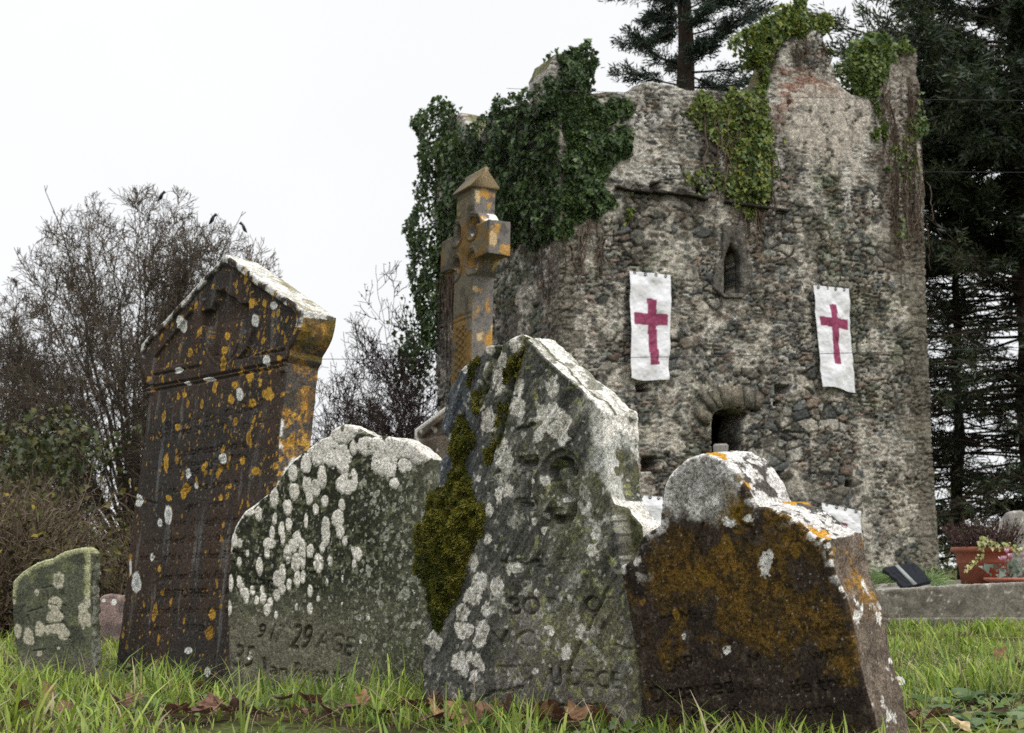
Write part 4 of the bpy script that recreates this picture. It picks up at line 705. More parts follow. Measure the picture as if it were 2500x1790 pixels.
# ---- banners ----
M_CLOTH = mat_attr('banner_cloth', .85, (30.0, .05), None, (200.0, .25, .002), .1, .08); M_BRASS = mat_attr('grommet_metal', .45, None, None, None, .5, attr=False, rgb=(.05, .042, .03))
def banner(TL, TR, BR, BL, label, cross, seed, ng=4):
    nu, nv = 48, 130; U, Vv = np.meshgrid(np.linspace(0, 1, nu), np.linspace(0, 1, nv)); U = U.ravel(); Vv = Vv.ravel()
    TL, TR, BR, BL = [np.array(a, float) for a in (TL, TR, BR, BL)]
    px = ((1 - U) * (1 - Vv))[:, None] * TL + (U * (1 - Vv))[:, None] * TR + (U * Vv)[:, None] * BR + ((1 - U) * Vv)[:, None] * BL
    px[:, 1] += 1.5 * (1 - Vv) * np.sin(math.pi * U * (ng)) ** 2 * .35 + Vv * 6 * np.sin(U * 3.0 + seed)
    st = WF.st(px[:, 0], px[:, 1]); q = np.c_[U * 1.0, Vv * 2.2]
    h = .13 + .05 * Vv * np.sin(U * 7 + seed + 1.5 * Vv) + .06 * fbm(q, 3.2, 4, seed) + .03 * Vv ** 2 * np.sin(Vv * 9) + .05 * (1 - U) ** 3 * Vv + .02 * np.sin((U * 1.2 + Vv * 2.6) * 5) * Vv
    V = WF.world(st, h); i, j = np.meshgrid(np.arange(nu - 1), np.arange(nv - 1)); a = (j * nu + i).ravel(); Q = np.stack([a + nu, a + nu + 1, a + 1, a], 1)
    wob = .012 * fbm(q, 5, 2, seed + 3); m = np.zeros(len(U), bool)
    for (a0, a1, b0, b1, sk) in cross: uu = U + wob + sk * (Vv - b0); m |= (uu > a0) & (uu < a1) & (Vv + wob > b0) & (Vv + wob < b1)
    C = base(len(U), (.80, .80, .84)); C[m] = (.235, .045, .098); mm = m & (fbm(q, 30, 3, seed + 9) > .1); C[mm] = (.285, .07, .13)
    C = mix(C, C * [.88, .87, .84], sstep(.0, .5, fbm(q, 3.5, 4, seed + 21))); C[(np.minimum(U, 1 - U) < .02) | (Vv > .985)] *= .93
    o = mesh('banner', V, Q, M_CLOTH, None, C, True); tag(o, label, 'banner', 'white banners with dark red crosses hung on the tower')
    for k in range(ng):
        u = (k + .5) / ng if ng == 4 else (k + .5) / ng; i_ = int(round(u * (nu - 1))); p = V[2 * nu + i_]; a = np.arange(10) * 2 * math.pi / 10
        ring = [p + WF.n * .006 + r * (np.cos(a)[:, None] * uF + np.sin(a)[:, None] * Z) for r in (.038, .016)]; kk = np.arange(10)
        mesh('grommet', np.concatenate([ring[0], ring[1], ring[0] - WF.n * .004]), [np.stack([kk, (kk + 1) % 10, 10 + (kk + 1) % 10, 10 + kk], 1), np.stack([20 + kk, 20 + (kk + 1) % 10, (kk + 1) % 10, kk], 1)], M_BRASS, o)
    return o
cr1 = [(.44, .64, .235, .86, -.14), (.09, .92, .375, .485, 0)]; cr2 = [(.40, .62, .165, .76, -.02), (.13, .95, .305, .40, 0)]
banner((1531, 664), (1631, 674), (1624, 934), (1529, 920), 'white banner with dark red cross left of the lancet window', cr1, 1)
banner((1977, 699), (2064, 707), (2080, 957), (1999, 951), 'white banner with dark red cross right of the lancet window', cr2, 4)
banner((1528, 1208), (1612, 1214), (1612, 1400), (1532, 1392), 'white banner peeping out between the slate and round-headed headstones', cr1, 7)
banner((1998, 1228), (2093, 1248), (2102, 1425), (2008, 1420), 'lower white banner behind the right shoulder of the round-headed headstone', [(.44, .62, .22, .86, -.05), (.12, .92, .35, .47, 0)], 9)

# ---- ivy ----
def leaf_cloud(O, nrm, size, cols, jitter=.7, droop=.35):
    """five-point ivy leaves, folded along the midrib"""
    n = len(O); d = nrm + rng.normal(size=(n, 3)) * jitter; d /= np.linalg.norm(d, axis=1, keepdims=True)
    up = np.tile(np.array([0, 0, -1.0]), (n, 1)) + rng.normal(size=(n, 3)) * droop; t = up - (up * d).sum(1, keepdims=True) * d; t /= np.maximum(np.linalg.norm(t, axis=1, keepdims=True), 1e-6); s = np.cross(d, t)
    sz = (size * rng.uniform(.6, 1.25, n))[:, None]
    sh = [(0, -.35, 0), (.5, -.12, .12), (.30, .12, .05), (0, .62, -.05), (-.30, .12, .05), (-.5, -.12, .12)]; sz = sz * rng.choice([.7, 1.0, 1.0, 1.25], n)[:, None]
    V = np.stack([O + (a * s + b * t + c * d) * sz for a, b, c in sh], 1).reshape(-1, 3); b = np.arange(n)[:, None] * 6
    T1 = np.concatenate([b + [0, 1, 2], b + [0, 2, 3], b + [0, 3, 4], b + [0, 4, 5]])
    return V, T1, np.repeat(cols, 6, 0)
def sample_poly(pl, L, n):
    pg = pl.pts(D(L)); f = sdf_poly(pg); lo, hi = pg.min(0) - .3, pg.max(0) + .3; out = []; tot = 0
    while tot < n:
        q = lo + rng.random((n * 2, 2)) * (hi - lo); d = f(q) + .42 * fbm(q, 2.6, 4, 61); m = d > 0; q = q[m]; out.append(np.c_[q, d[m]]); tot += len(q)
    return np.concatenate(out)[:n]
GREEN = [(.026, .050, .016), (.046, .080, .022), (.080, .125, .034), (.016, .028, .011)]; YEL = [(.20, .21, .032), (.13, .165, .028), (.06, .09, .02), (.30, .28, .05)]
def ivy(label, regions, pal, size=.12, stems=()):
    V = []; Tt = []; Cc = []; k = 0
    root = None
    for pl, L, n, bulge, thick in regions:
        q = sample_poly(pl, L, n); lump = fbm(q[:, :2], 1.5, 4, 63); e = np.clip(q[:, 2] / .5, .15, 1)
        h = .04 + (bulge * e * np.clip(.35 + 1.1 * lump, 0, 1)) * rng.random(len(q)) ** .35 - thick * (rng.random(len(q)) < (.5 if thick else 0)) * rng.random(len(q))
        O = pl.world(q[:, :2], h); ci = np.clip((rng.random(len(q)) * len(pal)).astype(int), 0, len(pal) - 1); C = np.array(pal)[ci] * rng.uniform(.75, 1.25, len(q))[:, None]
        C = mix(C, np.array(pal[-1]) * 1.0, sstep(.1, .5, fbm(q[:, :2], 1.1, 3, 64)) * .35)
        v, t, c = leaf_cloud(O, np.tile(pl.n + Z * .5, (len(q), 1)), size, C); V.append(v); Tt.append(t + k); Cc.append(c); k += len(v)
    V = np.concatenate(V); root = thing('ivy', label, 'ivy', V.mean(0) * [1, 1, 0] + [0, 0, V[:, 2].min()])
    mesh('foliage', V, np.concatenate(Tt), M_LEAF, root, np.concatenate(Cc))
    sg = []
    for pl, L, n, ln in stems:
        q = sample_poly(pl, L, n)
        for s_, t_, _ in q:
            m = 12; xs = s_ + np.cumsum(rng.normal(size=m) * .035); ys = t_ - np.linspace(0, ln * rng.uniform(.5, 1.3), m); P = pl.world(np.stack([xs, ys], 1), .03 + .05 * rng.random() + .02 * rng.random(m)); r = rng.uniform(.007, .020); sg.append(path_segs(P, r, r * .5))
    for s_ in sg[:100]: v, f = tubes(s_, 4); mesh('stem', v, f, M_BARK, root, base(len(v), [(.085, .062, .045), (.13, .10, .075), (.055, .04, .03)][rng.integers(0, 3)]))
    return root
ivy('dark glossy ivy covering the left half of the tower top', [
    (WL, [(1052, 300), (1075, 262), (1110, 218), (1160, 205), (1215, 200), (1240, 200), (1240, 520), (1200, 540), (1150, 560), (1120, 500), (1090, 470), (1060, 420), (1040, 360)], 9000, .75, 0),
    (WF, [(1238, 205), (1325, 215), (1335, 262), (1395, 300), (1375, 345), (1345, 365), (1350, 420), (1335, 480), (1290, 490), (1238, 540)], 6500, .7, 0),
    (WF, [(1215, 235), (1212, 190), (1222, 135), (1218, 105), (1235, 100), (1290, 108), (1312, 140), (1318, 240)], 2600, .28, .9), (WF, [(1330, 205), (1390, 215), (1410, 240), (1390, 260), (1340, 250)], 260, .15, 0)],
    GREEN, .108, [(WF, [(1240, 500), (1340, 470), (1340, 520), (1250, 560)], 16, .9), (WL, [(1120, 500), (1235, 520), (1230, 560), (1150, 580)], 9, 1.0)])
ivy('dark ivy column on the far left corner of the tower', [
    (WL, [(918, 262), (945, 240), (1000, 222), (1004, 255), (1018, 285), (1050, 320), (1055, 400), (1040, 470), (1010, 520), (1000, 600), (985, 640), (965, 780), (945, 760), (930, 700), (918, 620), (905, 560), (910, 480), (925, 400), (935, 330)], 6800, .5, 0.2)],
    GREEN + [(.05, .075, .02)], .13, [(WL, [(965, 560), (1030, 520), (1030, 600), (975, 640)], 30, 2.2)])
ivy('yellow-green ivy hanging over the middle of the tower front', [
    (WF, [(1540, 232), (1560, 205), (1640, 200), (1692, 195), (1712, 240), (1722, 300), (1720, 380), (1700, 420), (1690, 455), (1660, 480), (1625, 470), (1590, 425), (1610, 385), (1598, 330), (1560, 300), (1535, 275)], 3000, .35, 0), (WF, [(1375, 455), (1400, 440), (1420, 470), (1395, 490)], 50, .1, 0), (WF, [(1530, 380), (1590, 360), (1600, 420), (1545, 440)], 90, .1, 0)],
    [YEL[0], YEL[1], YEL[2], GREEN[1], GREEN[2], YEL[2], YEL[1]], .10, [(WF, [(1545, 220), (1700, 210), (1725, 330), (1700, 420), (1600, 400)], 60, 1.2), (WF, [(1600, 440), (1690, 440), (1680, 480), (1610, 480)], 20, .8)])
ivy('bushy ivy crowning the tallest broken merlon of the tower', [
    (WF, [(1655, 70), (1680, 35), (1740, 18), (1800, 15), (1838, 50), (1845, 100), (1828, 90), (1800, 72), (1750, 80), (1728, 110), (1712, 150), (1690, 160), (1672, 120)], 3600, .35, .9), (WF, [(1672, 110), (1712, 150), (1702, 200), (1680, 190)], 500, .25, .3), (WF, [(1830, 70), (1850, 150), (1862, 190), (1845, 170)], 200, .1, .6)],
    [YEL[1], YEL[2], GREEN[1], GREEN[2], YEL[0]], .12, [(WF, [(1740, 85), (1830, 85), (1840, 120), (1740, 130)], 22, .5)])
ivy('ivy on the right corner turret with vines trailing down the edge', [
    (WF, [(1878, 115), (1900, 90), (1945, 72), (1990, 90), (2010, 112), (1965, 140), (1950, 190), (1935, 225), (1895, 205), (1880, 170)], 2600, .35, .8), (WF, [(1930, 215), (1960, 240), (1975, 330), (1965, 360), (1940, 290)], 330, .12, 0), (WF, [(1985, 330), (2035, 220), (2042, 300), (2010, 420), (2000, 520), (1985, 480)], 170, .12, 0), (WF, [(2020, 280), (2045, 270), (2045, 310)], 60, .15, 0)],
    [GREEN[1], GREEN[2], YEL[2], YEL[1]], .125, [(WF, [(1940, 180), (2036, 130), (2042, 330), (1985, 420), (1950, 330)], 48, 1.7), (WF, [(1980, 400), (2045, 330), (2050, 480), (2000, 520)], 14, 1.4)])
# =====================  GROUND, GRASS  =====================
def gz(x, y):
    """height of the graveyard ground"""
    x = np.asarray(x, float); y = np.asarray(y, float)
    drop = -1.4 * sstep(8.8, 18, y) * sstep(.8, -1.2, x); p = np.stack([x.ravel(), y.ravel()], 1)
    return (drop.ravel() + fbm(p, .9, 3, 401) * .022 + fbm(p, 5, 3, 402) * .010).reshape(x.shape)
a = np.unique(np.concatenate([np.arange(-9, 9, .09), np.arange(-40, 41, 1.5), np.linspace(-400, 400, 21)])); b = np.unique(np.concatenate([np.arange(2, 13, .07), np.arange(-20, 60, 1.5), np.linspace(-200, 700, 22)]))
X, Y = np.meshgrid(a, b); Zg = gz(X, Y); V = np.stack([X, Y, Zg], -1).reshape(-1, 3); i, j = np.meshgrid(np.arange(len(a) - 1), np.arange(len(b) - 1)); k = (j * len(a) + i).ravel()
C = base(len(V), (.055, .065, .022)); C = mix(C, (.035, .024, .015), sstep(-.1, .3, fbm(V[:, :2], 1.6, 4, 403))); C = mix(C, (.05, .036, .024), sstep(9, 11, V[:, 1]) * sstep(.4, -.6, V[:, 0])); C = mix(C, (.10, .12, .02), sstep(.1, .4, fbm(V[:, :2], 4, 3, 405)) * sstep(.3, .8, V[:, 0]))
C = mix(C, (.022, .015, .010), sstep(1.55, 1.75, V[:, 0]) * sstep(5.3, 4.8, V[:, 1]) * sstep(-.2, .2, fbm(V[:, :2], 7, 3, 406)))
tag(mesh('ground', V, np.stack([k, k + 1, k + 1 + len(a), k + len(a)], 1), M_SOIL, None, C, True), kind='structure')
LEAF_PX = [(405, 1712), (430, 1760), (452, 1690), (470, 1735), (488, 1700), (500, 1775), (520, 1758), (545, 1770), (300, 1752), (330, 1735), (220, 1700), (155, 1765), (60, 1760), (118, 1720), (35, 1720), (585, 1765), (640, 1780), (690, 1740), (735, 1770), (760, 1745), (800, 1776), (850, 1760), (880, 1745), (940, 1775), (1010, 1760), (1055, 1745), (1070, 1735), (1085, 1765), (1100, 1748), (1110, 1775), (1130, 1768), (1180, 1772), (1215, 1780), (1240, 1765), (1260, 1782), (1300, 1776), (1330, 1782), (1352, 1770), (1370, 1786), (1400, 1778), (1430, 1786), (1465, 1782), (1060, 1782), (1150, 1786), (1200, 1788), (2215, 1765), (2240, 1785), (2295, 1765), (1075, 1755), (465, 1770), (1310, 1765), (2490, 1660), (2440, 1620)]
def blades(P, h, w, lean, cols, curl=.5):
    n = len(P); ang = rng.uniform(0, 2 * math.pi, n); d = np.stack([np.cos(ang), np.sin(ang), np.zeros(n)], 1); s = np.stack([-d[:, 1], d[:, 0], np.zeros(n)], 1)
    s = s * np.cos(.5) ; t = np.array([0, .33, .68, 1.0]); wf = np.array([.8, 1.0, .75, 0.08]); V = []
    for tk, wk in zip(t, wf):
        c = P + d * (lean * h * tk ** 1.8)[:, None] + np.array([0, 0, 1.0]) * (h * (tk - curl * lean * .35 * tk ** 3))[:, None]
        V += [c - s * (w * wk)[:, None], c + s * (w * wk)[:, None]]
    V = np.stack(V, 1).reshape(-1, 3); b = np.arange(n)[:, None] * 8
    return V, np.concatenate([b + [0, 1, 3, 2], b + [2, 3, 5, 4], b + [4, 5, 7, 6]]), cols
def grass_cols(n, q):
    pal = np.array([(.13, .205, .024), (.20, .28, .034), (.085, .145, .022), (.26, .33, .055), (.16, .215, .045)]); c = pal[rng.integers(0, 5, n)] * rng.uniform(.8, 1.25, n)[:, None]
    c = mix(c, (.22, .28, .03), sstep(0, .4, fbm(q, 1.3, 3, 407)) * .4); dry = rng.random(n) < .06; c[dry] = np.array([(.34, .28, .15)]) * rng.uniform(.6, 1.2, dry.sum())[:, None]; return c
def scatter(n, x0, x1, y0, y1, dens):
    q = np.c_[rng.uniform(x0, x1, n), rng.uniform(y0, y1, n)]; q = q[np.abs(q[:, 0]) < .55 * q[:, 1] + .4]; return q[rng.random(len(q)) < dens(q)]
bands = [(17500, -3, 3, 3.3, 5.6, .04, .165, .0042, 1.0), (34000, -3, 3, 3.3, 5.6, .012, .05, .0028, 2.0), (29000, -4.4, 4.4, 5.6, 8.0, .03, .14, .0044, 1.0), (27000, -4.4, 4.4, 5.6, 8.0, .015, .05, .0036, 2.0), (60000, -6, 6, 8.0, 12.2, .035, .10, .0038, 1.0), (30000, -3, 16, 12.2, 28.0, .04, .12, .008, 1.0)]
LITTER = np.array([on_ground(x, y + 2)[:2] for x, y in LEAF_PX])
V = []; Fq = []; Cc = []; k = 0
def dens(q):
    lit = np.min(np.hypot(q[:, None, 0] - LITTER[None, :, 0], q[:, None, 1] - LITTER[None, :, 1]), 1)
    d = np.clip(.42 + 1.9 * fbm(q, 3.0, 3, 408), .06, 1); bare = (q[:, 0] > .9) & (q[:, 1] < 5.0) & (q[:, 0] < 2.2)
    front = sstep(4.25, 3.9, q[:, 1]); d = d * (1 + .3 * front)
    rr = sstep(1.2, 1.4, q[:, 0]) * sstep(5.2, 4.9, q[:, 1]); d = d * (1 - .8 * rr); d = d * (1 - sstep(9, 10.5, q[:, 1]) * sstep(-.2, -.6, q[:, 0]))
    return d * (.18 + .82 * sstep(.05, .13, lit))
for n, x0, x1, y0, y1, h0, h1, w, kind_ in bands:
    q = scatter(n, x0, x1, y0, y1, dens); m = len(q); clump = np.clip(.65 + 1.3 * fbm(q, 4.0, 3, 409), .3, 1.6)
    P = np.c_[q, gz(q[:, 0], q[:, 1]) - .004]; h = (h0 + (h1 - h0) * rng.random(m) ** 2.0) * clump; ln = rng.uniform(.1, 1.3, m); c = grass_cols(m, q)
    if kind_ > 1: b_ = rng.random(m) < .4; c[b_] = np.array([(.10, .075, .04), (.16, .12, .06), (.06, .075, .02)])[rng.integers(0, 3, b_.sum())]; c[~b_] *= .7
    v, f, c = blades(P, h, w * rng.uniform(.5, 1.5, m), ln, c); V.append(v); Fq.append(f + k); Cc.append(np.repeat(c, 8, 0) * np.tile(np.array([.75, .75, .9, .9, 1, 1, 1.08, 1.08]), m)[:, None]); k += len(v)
# tall tufts against the stones
tuft = [(x, y, n_, hh) for x, y, n_, hh in [(-1.05, 4.55, 90, .17), (-.75, 4.75, 60, .15), (-1.5, 5.0, 80, .14), (-.35, 4.2, 70, .13), (-.15, 4.15, 50, .12), (.02, 4.05, 60, .13), (.28, 3.95, 30, .12), (.50, 3.66, 60, .12), (.62, 3.62, 60, .14), (.75, 3.5, 70, .13), (.9, 3.45, 60, .12), (1.02, 4.3, 70, .12), (-1.9, 5.6, 90, .16), (-1.35, 5.7, 90, .15), (-1.2, 6.0, 60, .16), (-.2, 4.85, 60, .17), (-.3, 4.9, 40, .15), (-.62, 5.1, 60, .12), (-.45, 5.0, 50, .11), (-1.6, 4.4, 60, .12), (1.5, 5.4, 90, .14), (1.25, 4.75, 80, .13), (2.0, 6.2, 80, .14), (1.6, 6.5, 80, .14), (1.35, 5.9, 60, .15), (2.4, 7.2, 90, .15), (1.9, 8.0, 90, .14), (2.6, 9.0, 80, .15), (3.3, 10.2, 90, .14), (2.9, 10.6, 90, .14), (3.6, 10.7, 90, .15)]]
for x, y, n_, hh in tuft:
    q = np.array([x, y]) + rng.normal(size=(n_, 2)) * [.085, .05]; P = np.c_[q, gz(q[:, 0], q[:, 1]) - .004]; v, f, c = blades(P, hh * rng.uniform(.35, 1, n_), .0034 * rng.uniform(.6, 1.5, n_) * max(1, y / 5), rng.uniform(.15, 1.1, n_), grass_cols(n_, q), .8); V.append(v); Fq.append(f + k); Cc.append(np.repeat(c, 8, 0)); k += len(v)
# dead straw and small broad leaves among the blades
q = scatter(1900, -3, 3, 3.3, 8.0, lambda q: np.full(len(q), .8)); m = len(q); P = np.c_[q, gz(q[:, 0], q[:, 1])]; v, f, c = blades(P, rng.uniform(.06, .20, m), rng.uniform(.0008, .0016, m), rng.uniform(.4, 1.8, m), np.array([(.38, .31, .18), (.28, .22, .12), (.20, .15, .09)])[rng.integers(0, 3, m)], .9); V.append(v); Fq.append(f + k); Cc.append(np.repeat(c, 8, 0)); k += len(v)
q = scatter(7000, -3, 3, 3.3, 7.0, lambda q: sstep(-.1, .3, fbm(q, 2.0, 3, 412))); m = len(q); P = np.c_[q, gz(q[:, 0], q[:, 1]) + rng.uniform(.004, .045, m)]; lv, lt, lc = leaf_cloud(P, np.tile([0, -.3, 1.0], (m, 1)), .024, np.array([(.07, .13, .03), (.11, .17, .04), (.09, .13, .055), (.13, .15, .03)])[rng.integers(0, 4, m)], .5); V.append(lv); leaf_tri = lt + k; Cc.append(lc); k += len(lv)
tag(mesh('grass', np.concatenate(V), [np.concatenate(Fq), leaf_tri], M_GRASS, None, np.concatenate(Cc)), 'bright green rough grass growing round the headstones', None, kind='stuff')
# =====================  TREES AND BACKGROUND GROWTH  =====================
def nrm3(v):
    l = math.sqrt(v[0] * v[0] + v[1] * v[1] + v[2] * v[2]) or 1; return (v[0] / l, v[1] / l, v[2] / l)
def tilt(d, ang, rnd):
    a = rnd.uniform(0, 2 * math.pi); h = (0, 0, 1) if abs(d[2]) < .9 else (1, 0, 0)
    x = nrm3((d[1] * h[2] - d[2] * h[1], d[2] * h[0] - d[0] * h[2], d[0] * h[1] - d[1] * h[0])); y = (d[1] * x[2] - d[2] * x[1], d[2] * x[0] - d[0] * x[2], d[0] * x[1] - d[1] * x[0])
    c, s = math.cos(ang), math.sin(ang); ca, sa = math.cos(a), math.sin(a)
    return nrm3(tuple(d[i] * c + (x[i] * ca + y[i] * sa) * s for i in range(3)))
def grow(out, p, d, Ln, r, lvl, cfg, rnd):
    n = cfg['n'][lvl]; step = Ln / n; wig = cfg['wig'][lvl]; up = cfg['up'][lvl]; env = cfg['env']; r0 = r
    for i in range(n):
        d = nrm3((d[0] + rnd.gauss(0, wig), d[1] + rnd.gauss(0, wig), d[2] + rnd.gauss(0, wig) + up)); q = (p[0] + d[0] * step, p[1] + d[1] * step, p[2] + d[2] * step)
        r1 = r0 * (1 - cfg['tap'] * (i + 1) / n); out[lvl].append((*p, *q, max(r, cfg['rmin']), max(r1, cfg['rmin']))); p, r = q, r1
        if env and not env(p): return
        if lvl + 1 < len(cfg['n']) and i >= cfg['bare'][lvl]:
            for _ in range(cfg['kids'][lvl]):
                if rnd.random() < cfg['prob'][lvl]:
                    f = i / n; grow(out, p, tilt(d, R(rnd.uniform(*cfg['ang'][lvl])), rnd), Ln * rnd.uniform(*cfg['len'][lvl]) * (1 - .35 * f), max(r1 * .62, cfg['rmin']), lvl + 1, cfg, rnd)
def ellip(c, a, b):
    return lambda p: ((p[0] - c[0]) / a) ** 2 + ((p[1] - c[1]) / a) ** 2 + (max(p[2] - c[2], 0) / b) ** 2 < 1 + .12 * math.sin(p[0] * 2.3 + p[1] * 1.7) * math.cos(p[2] * 2.1)
def dome_tree(px, Y, ptop, halfw_px, z0, label, seed, r=.24, limbs=26, cols=((.060, .048, .038), (.075, .060, .047)), flat=.5, fork=.16, dens=1.0):
    rnd = random.Random(seed); x0 = at(px, 1387, Y)[0]; top = at(px, ptop, Y)[2]; H = top - z0; a = halfw_px / F * Y; zf = z0 + H * fork; cz = z0 + H * flat
    bulge = [(rnd.uniform(0, 6.28), rnd.uniform(.9, 1.1)) for _ in range(7)]
    def shell(az, el):
        k = 1 + .07 * math.sin(3 * az + bulge[0][0]) + .05 * math.sin(5 * az + bulge[1][0] + 4 * el); return (x0 + a * k * math.cos(az) * math.cos(el), Y + a * k * math.sin(az) * math.cos(el), cz + (top - cz) * k * math.sin(el) if el > 0 else cz + (cz - zf) * .8 * math.sin(el))
    segs = [[], [], []]; n0 = 5; p = (x0, Y, z0 - .2); trunk = []
    for i in range(n0): q = (x0 + rnd.gauss(0, .06), Y + rnd.gauss(0, .06), z0 - .2 + (zf - z0 + .2) * (i + 1) / n0); trunk.append((*p, *q, r * (1.15 - .05 * i), r * (1.1 - .05 * i))); p = q
    env = lambda p: ((p[0] - x0) / a) ** 2 + ((p[1] - Y) / a) ** 2 + (max(p[2] - cz, 0) / (top - cz)) ** 2 < 1.06
    cfg = dict(n=[6, 6, 4], wig=[.14, .18, .22], up=[.045, .05, .04], tap=.7, rmin=.0068 * Y / 38, bare=[0, 0], kids=[2, 2], prob=[.62 * dens, .5 * dens], ang=[(20, 48), (25, 58)], len=[(.4, .65), (.4, .7)], env=env)
    for l in range(limbs):
        az = l * 2.39996 + rnd.gauss(0, .2); el = math.asin(min(1, max(-.25, -.2 + 1.18 * (l + .5) / limbs))); E = shell(az, el); S = (x0, Y, zf - rnd.uniform(0, .25) * (zf - z0)); n = 12; rr = r * rnd.uniform(.2, .42)
        C1 = (S[0] + (E[0] - S[0]) * .25, S[1] + (E[1] - S[1]) * .25, S[2] + (E[2] - S[2]) * .5); wob = [0, 0, 0]; p = S
        for i in range(n):
            t = (i + 1) / n; q = [(1 - t) ** 2 * S[k] + 2 * t * (1 - t) * C1[k] + t * t * E[k] for k in range(3)]; wob = [w_ * .8 + rnd.gauss(0, .045 * a / 3) for w_ in wob]; q = tuple(q[k] + wob[k] for k in range(3)); r0_, r1_ = rr * (1 - .9 * (t - 1 / n)) , rr * (1 - .9 * t); segs[0].append((*p, *q, max(r0_, .012), max(r1_, .010))); d = nrm3(tuple(q[k] - p[k] for k in range(3))); p = q
            if i >= 2:
                for _ in range(3 if i > 6 else (1 if i > 3 else 0)):
                    if rnd.random() < .92: out_ = [[], [], []]; grow(out_, q, tilt(d, R(rnd.uniform(18, 52)), rnd), a * rnd.uniform(.30, .52) * (1.1 - .45 * t), max(r1_ * .6, .010), 0, cfg, rnd); segs[1] += out_[0]; segs[2] += out_[1] + out_[2]
    t_ = thing('bare_tree', label, 'tree', (x0, Y, z0)); v, f = tubes(np.array(trunk), 7); mesh('trunk', v, f, M_BARK, t_, np.tile(np.array(cols[0]), (len(v), 1)))
    sg = np.array(segs[0] + segs[1] + segs[2]); v, f = tubes(sg, 3); cc_ = np.array(cols)[rng.integers(0, len(cols), len(sg))]; mesh('crown', v, f, M_BARK, t_, np.repeat(cc_, 6, 0)); print('dome', len(sg)); return t_, sg
def bare_tree(px, Y, ptop, halfw_px, z0, label, seed, r=.22, fast=1.0, cols=((.060, .048, .038), (.075, .060, .047)), stems=1, upright=False, name='bare_tree', group=None, trunk_h=.22):
    rnd = random.Random(seed); base_ = at(px, 1387, Y); top = at(px, ptop, Y)[2]; H = top - z0; x0 = base_[0]; a = halfw_px / F * Y
    env = ellip((x0, Y, z0 + H * .36), a, H * .64)
    cfg = dict(n=[5, 11, 8, 6, 4], wig=[.08, .12, .17, .2, .24], up=[.05, .045, .05, .05, .04], tap=.72, rmin=.0072 * Y / 38, bare=[1, 1, 0, 0], kids=[3, 2, 2, 2], prob=[.95, .72 * fast, .68 * fast, .6 * fast], ang=[(18, 78), (22, 50), (22, 50), (25, 60)], len=[(1.05, 1.75), (.34, .55), (.38, .6), (.4, .65)], env=env)
    if upright: cfg.update(prob=[.95, .6, .6, .5], ang=[(10, 26), (14, 32), (18, 40), (20, 45)], up=[.08, .09, .07, .05, .04], len=[(1.2, 1.9), (.3, .5), (.35, .5), (.35, .5)])
    out = [[] for _ in range(5)]
    t = thing(name, label, 'tree', (x0, Y, z0), group)
    for k in range(stems):
        k0 = len(out[0]); grow(out, (x0 + rnd.gauss(0, .25) * (stems > 1), Y + rnd.gauss(0, .25) * (stems > 1), z0 - .2), nrm3((rnd.gauss(0, .10 + .1 * (stems > 1)), rnd.gauss(0, .1), 1)), H * .42, r * (1 if k == 0 else .75), 0, cfg, rnd); v, f = tubes(np.array(out[0][k0:]), 6); mesh('trunk', v, f, M_BARK, t, np.tile(np.array(cols[0]), (len(v), 1)))
    sg = np.array(out[1] + out[2] + out[3] + out[4]); v, f = tubes(sg, 3); cc_ = np.array(cols)[rng.integers(0, len(cols), len(sg))]; mesh('crown', v, f, M_BARK, t, np.repeat(cc_, 6, 0))
    return t, sg
_, sg1 = dome_tree(325, 38, 474, 415, -1.4, 'large bare broadleaf tree with domed twiggy crown behind the tall memorial', 3, .24, 62, flat=.40, dens=.95, cols=((.075, .060, .047), (.10, .082, .064), (.085, .072, .05)))
dome_tree(-40, 45, 690, 250, -1.4, 'bare twiggy tree at the left edge, lower than the domed one', 8, .18, 40, flat=.4, dens=.98, cols=((.07, .056, .045), (.095, .078, .06)))
bare_tree(590, 33, 560, 130, -1.4, 'pale brown upright tree with dense fine branches beside the tall memorial', 12, .10, .74, ((.12, .092, .066), (.15, .115, .085)), 3, True)
bare_tree(440, 44, 445, 90, -1.4, 'thin bare tree with upright twigs rising above the domed crown', 14, .08, .5, ((.09, .075, .06), (.11, .09, .07)), 2, True)
bare_tree(735, 52, 800, 110, -1.0, 'small distant bare tree between the tall memorial and the low lichened headstone', 21, .12, .7)
bare_tree(845, 46, 860, 120, -1.0, 'distant bare shrubby tree above the low lichened headstone', 22, .10, .8, stems=3)
bt, sgb = bare_tree(975, 37, 620, 190, -.5, 'bare dark-twigged shrub with a few leaves against the left side of the tower', 25, .07, .54, ((.05, .036, .034), (.065, .042, .042)), 4)
bare_tree(900, 35, 800, 150, -.6, 'low bare shrub with fine dark twigs beyond the low lichened headstone', 27, .05, .56, ((.055, .042, .036), (.075, .055, .048)), 4)
tip = sgb[sgb[:, 6] < .02]; tip = tip[rng.random(len(tip)) < .06][:, 3:6]; cl_ = np.array([(.05, .03, .028), (.04, .05, .018), (.075, .035, .04), (.03, .045, .016)])[rng.integers(0, 4, len(tip))]
v, f, c = leaf_cloud(tip, rng.normal(size=tip.shape), .075, cl_); mesh('leaves', v, f, M_LEAF, bt, c)
kk = (np.hypot((tip[:, 0] - at(1010, 860, 37)[0]) / .55, (tip[:, 2] - at(1010, 860, 37)[2]) / .9) < 1)
sp_ = at(1015, 860, 36.4); q = sp_ + rng.normal(size=(700, 3)) * [.26, .25, .48]; v, f, c = leaf_cloud(q, rng.normal(size=q.shape) + [0, -1, .5], .12, np.array(GREEN)[rng.integers(0, 4, 700)]); mesh('ivy_leaves', v, f, M_LEAF, bt, c)

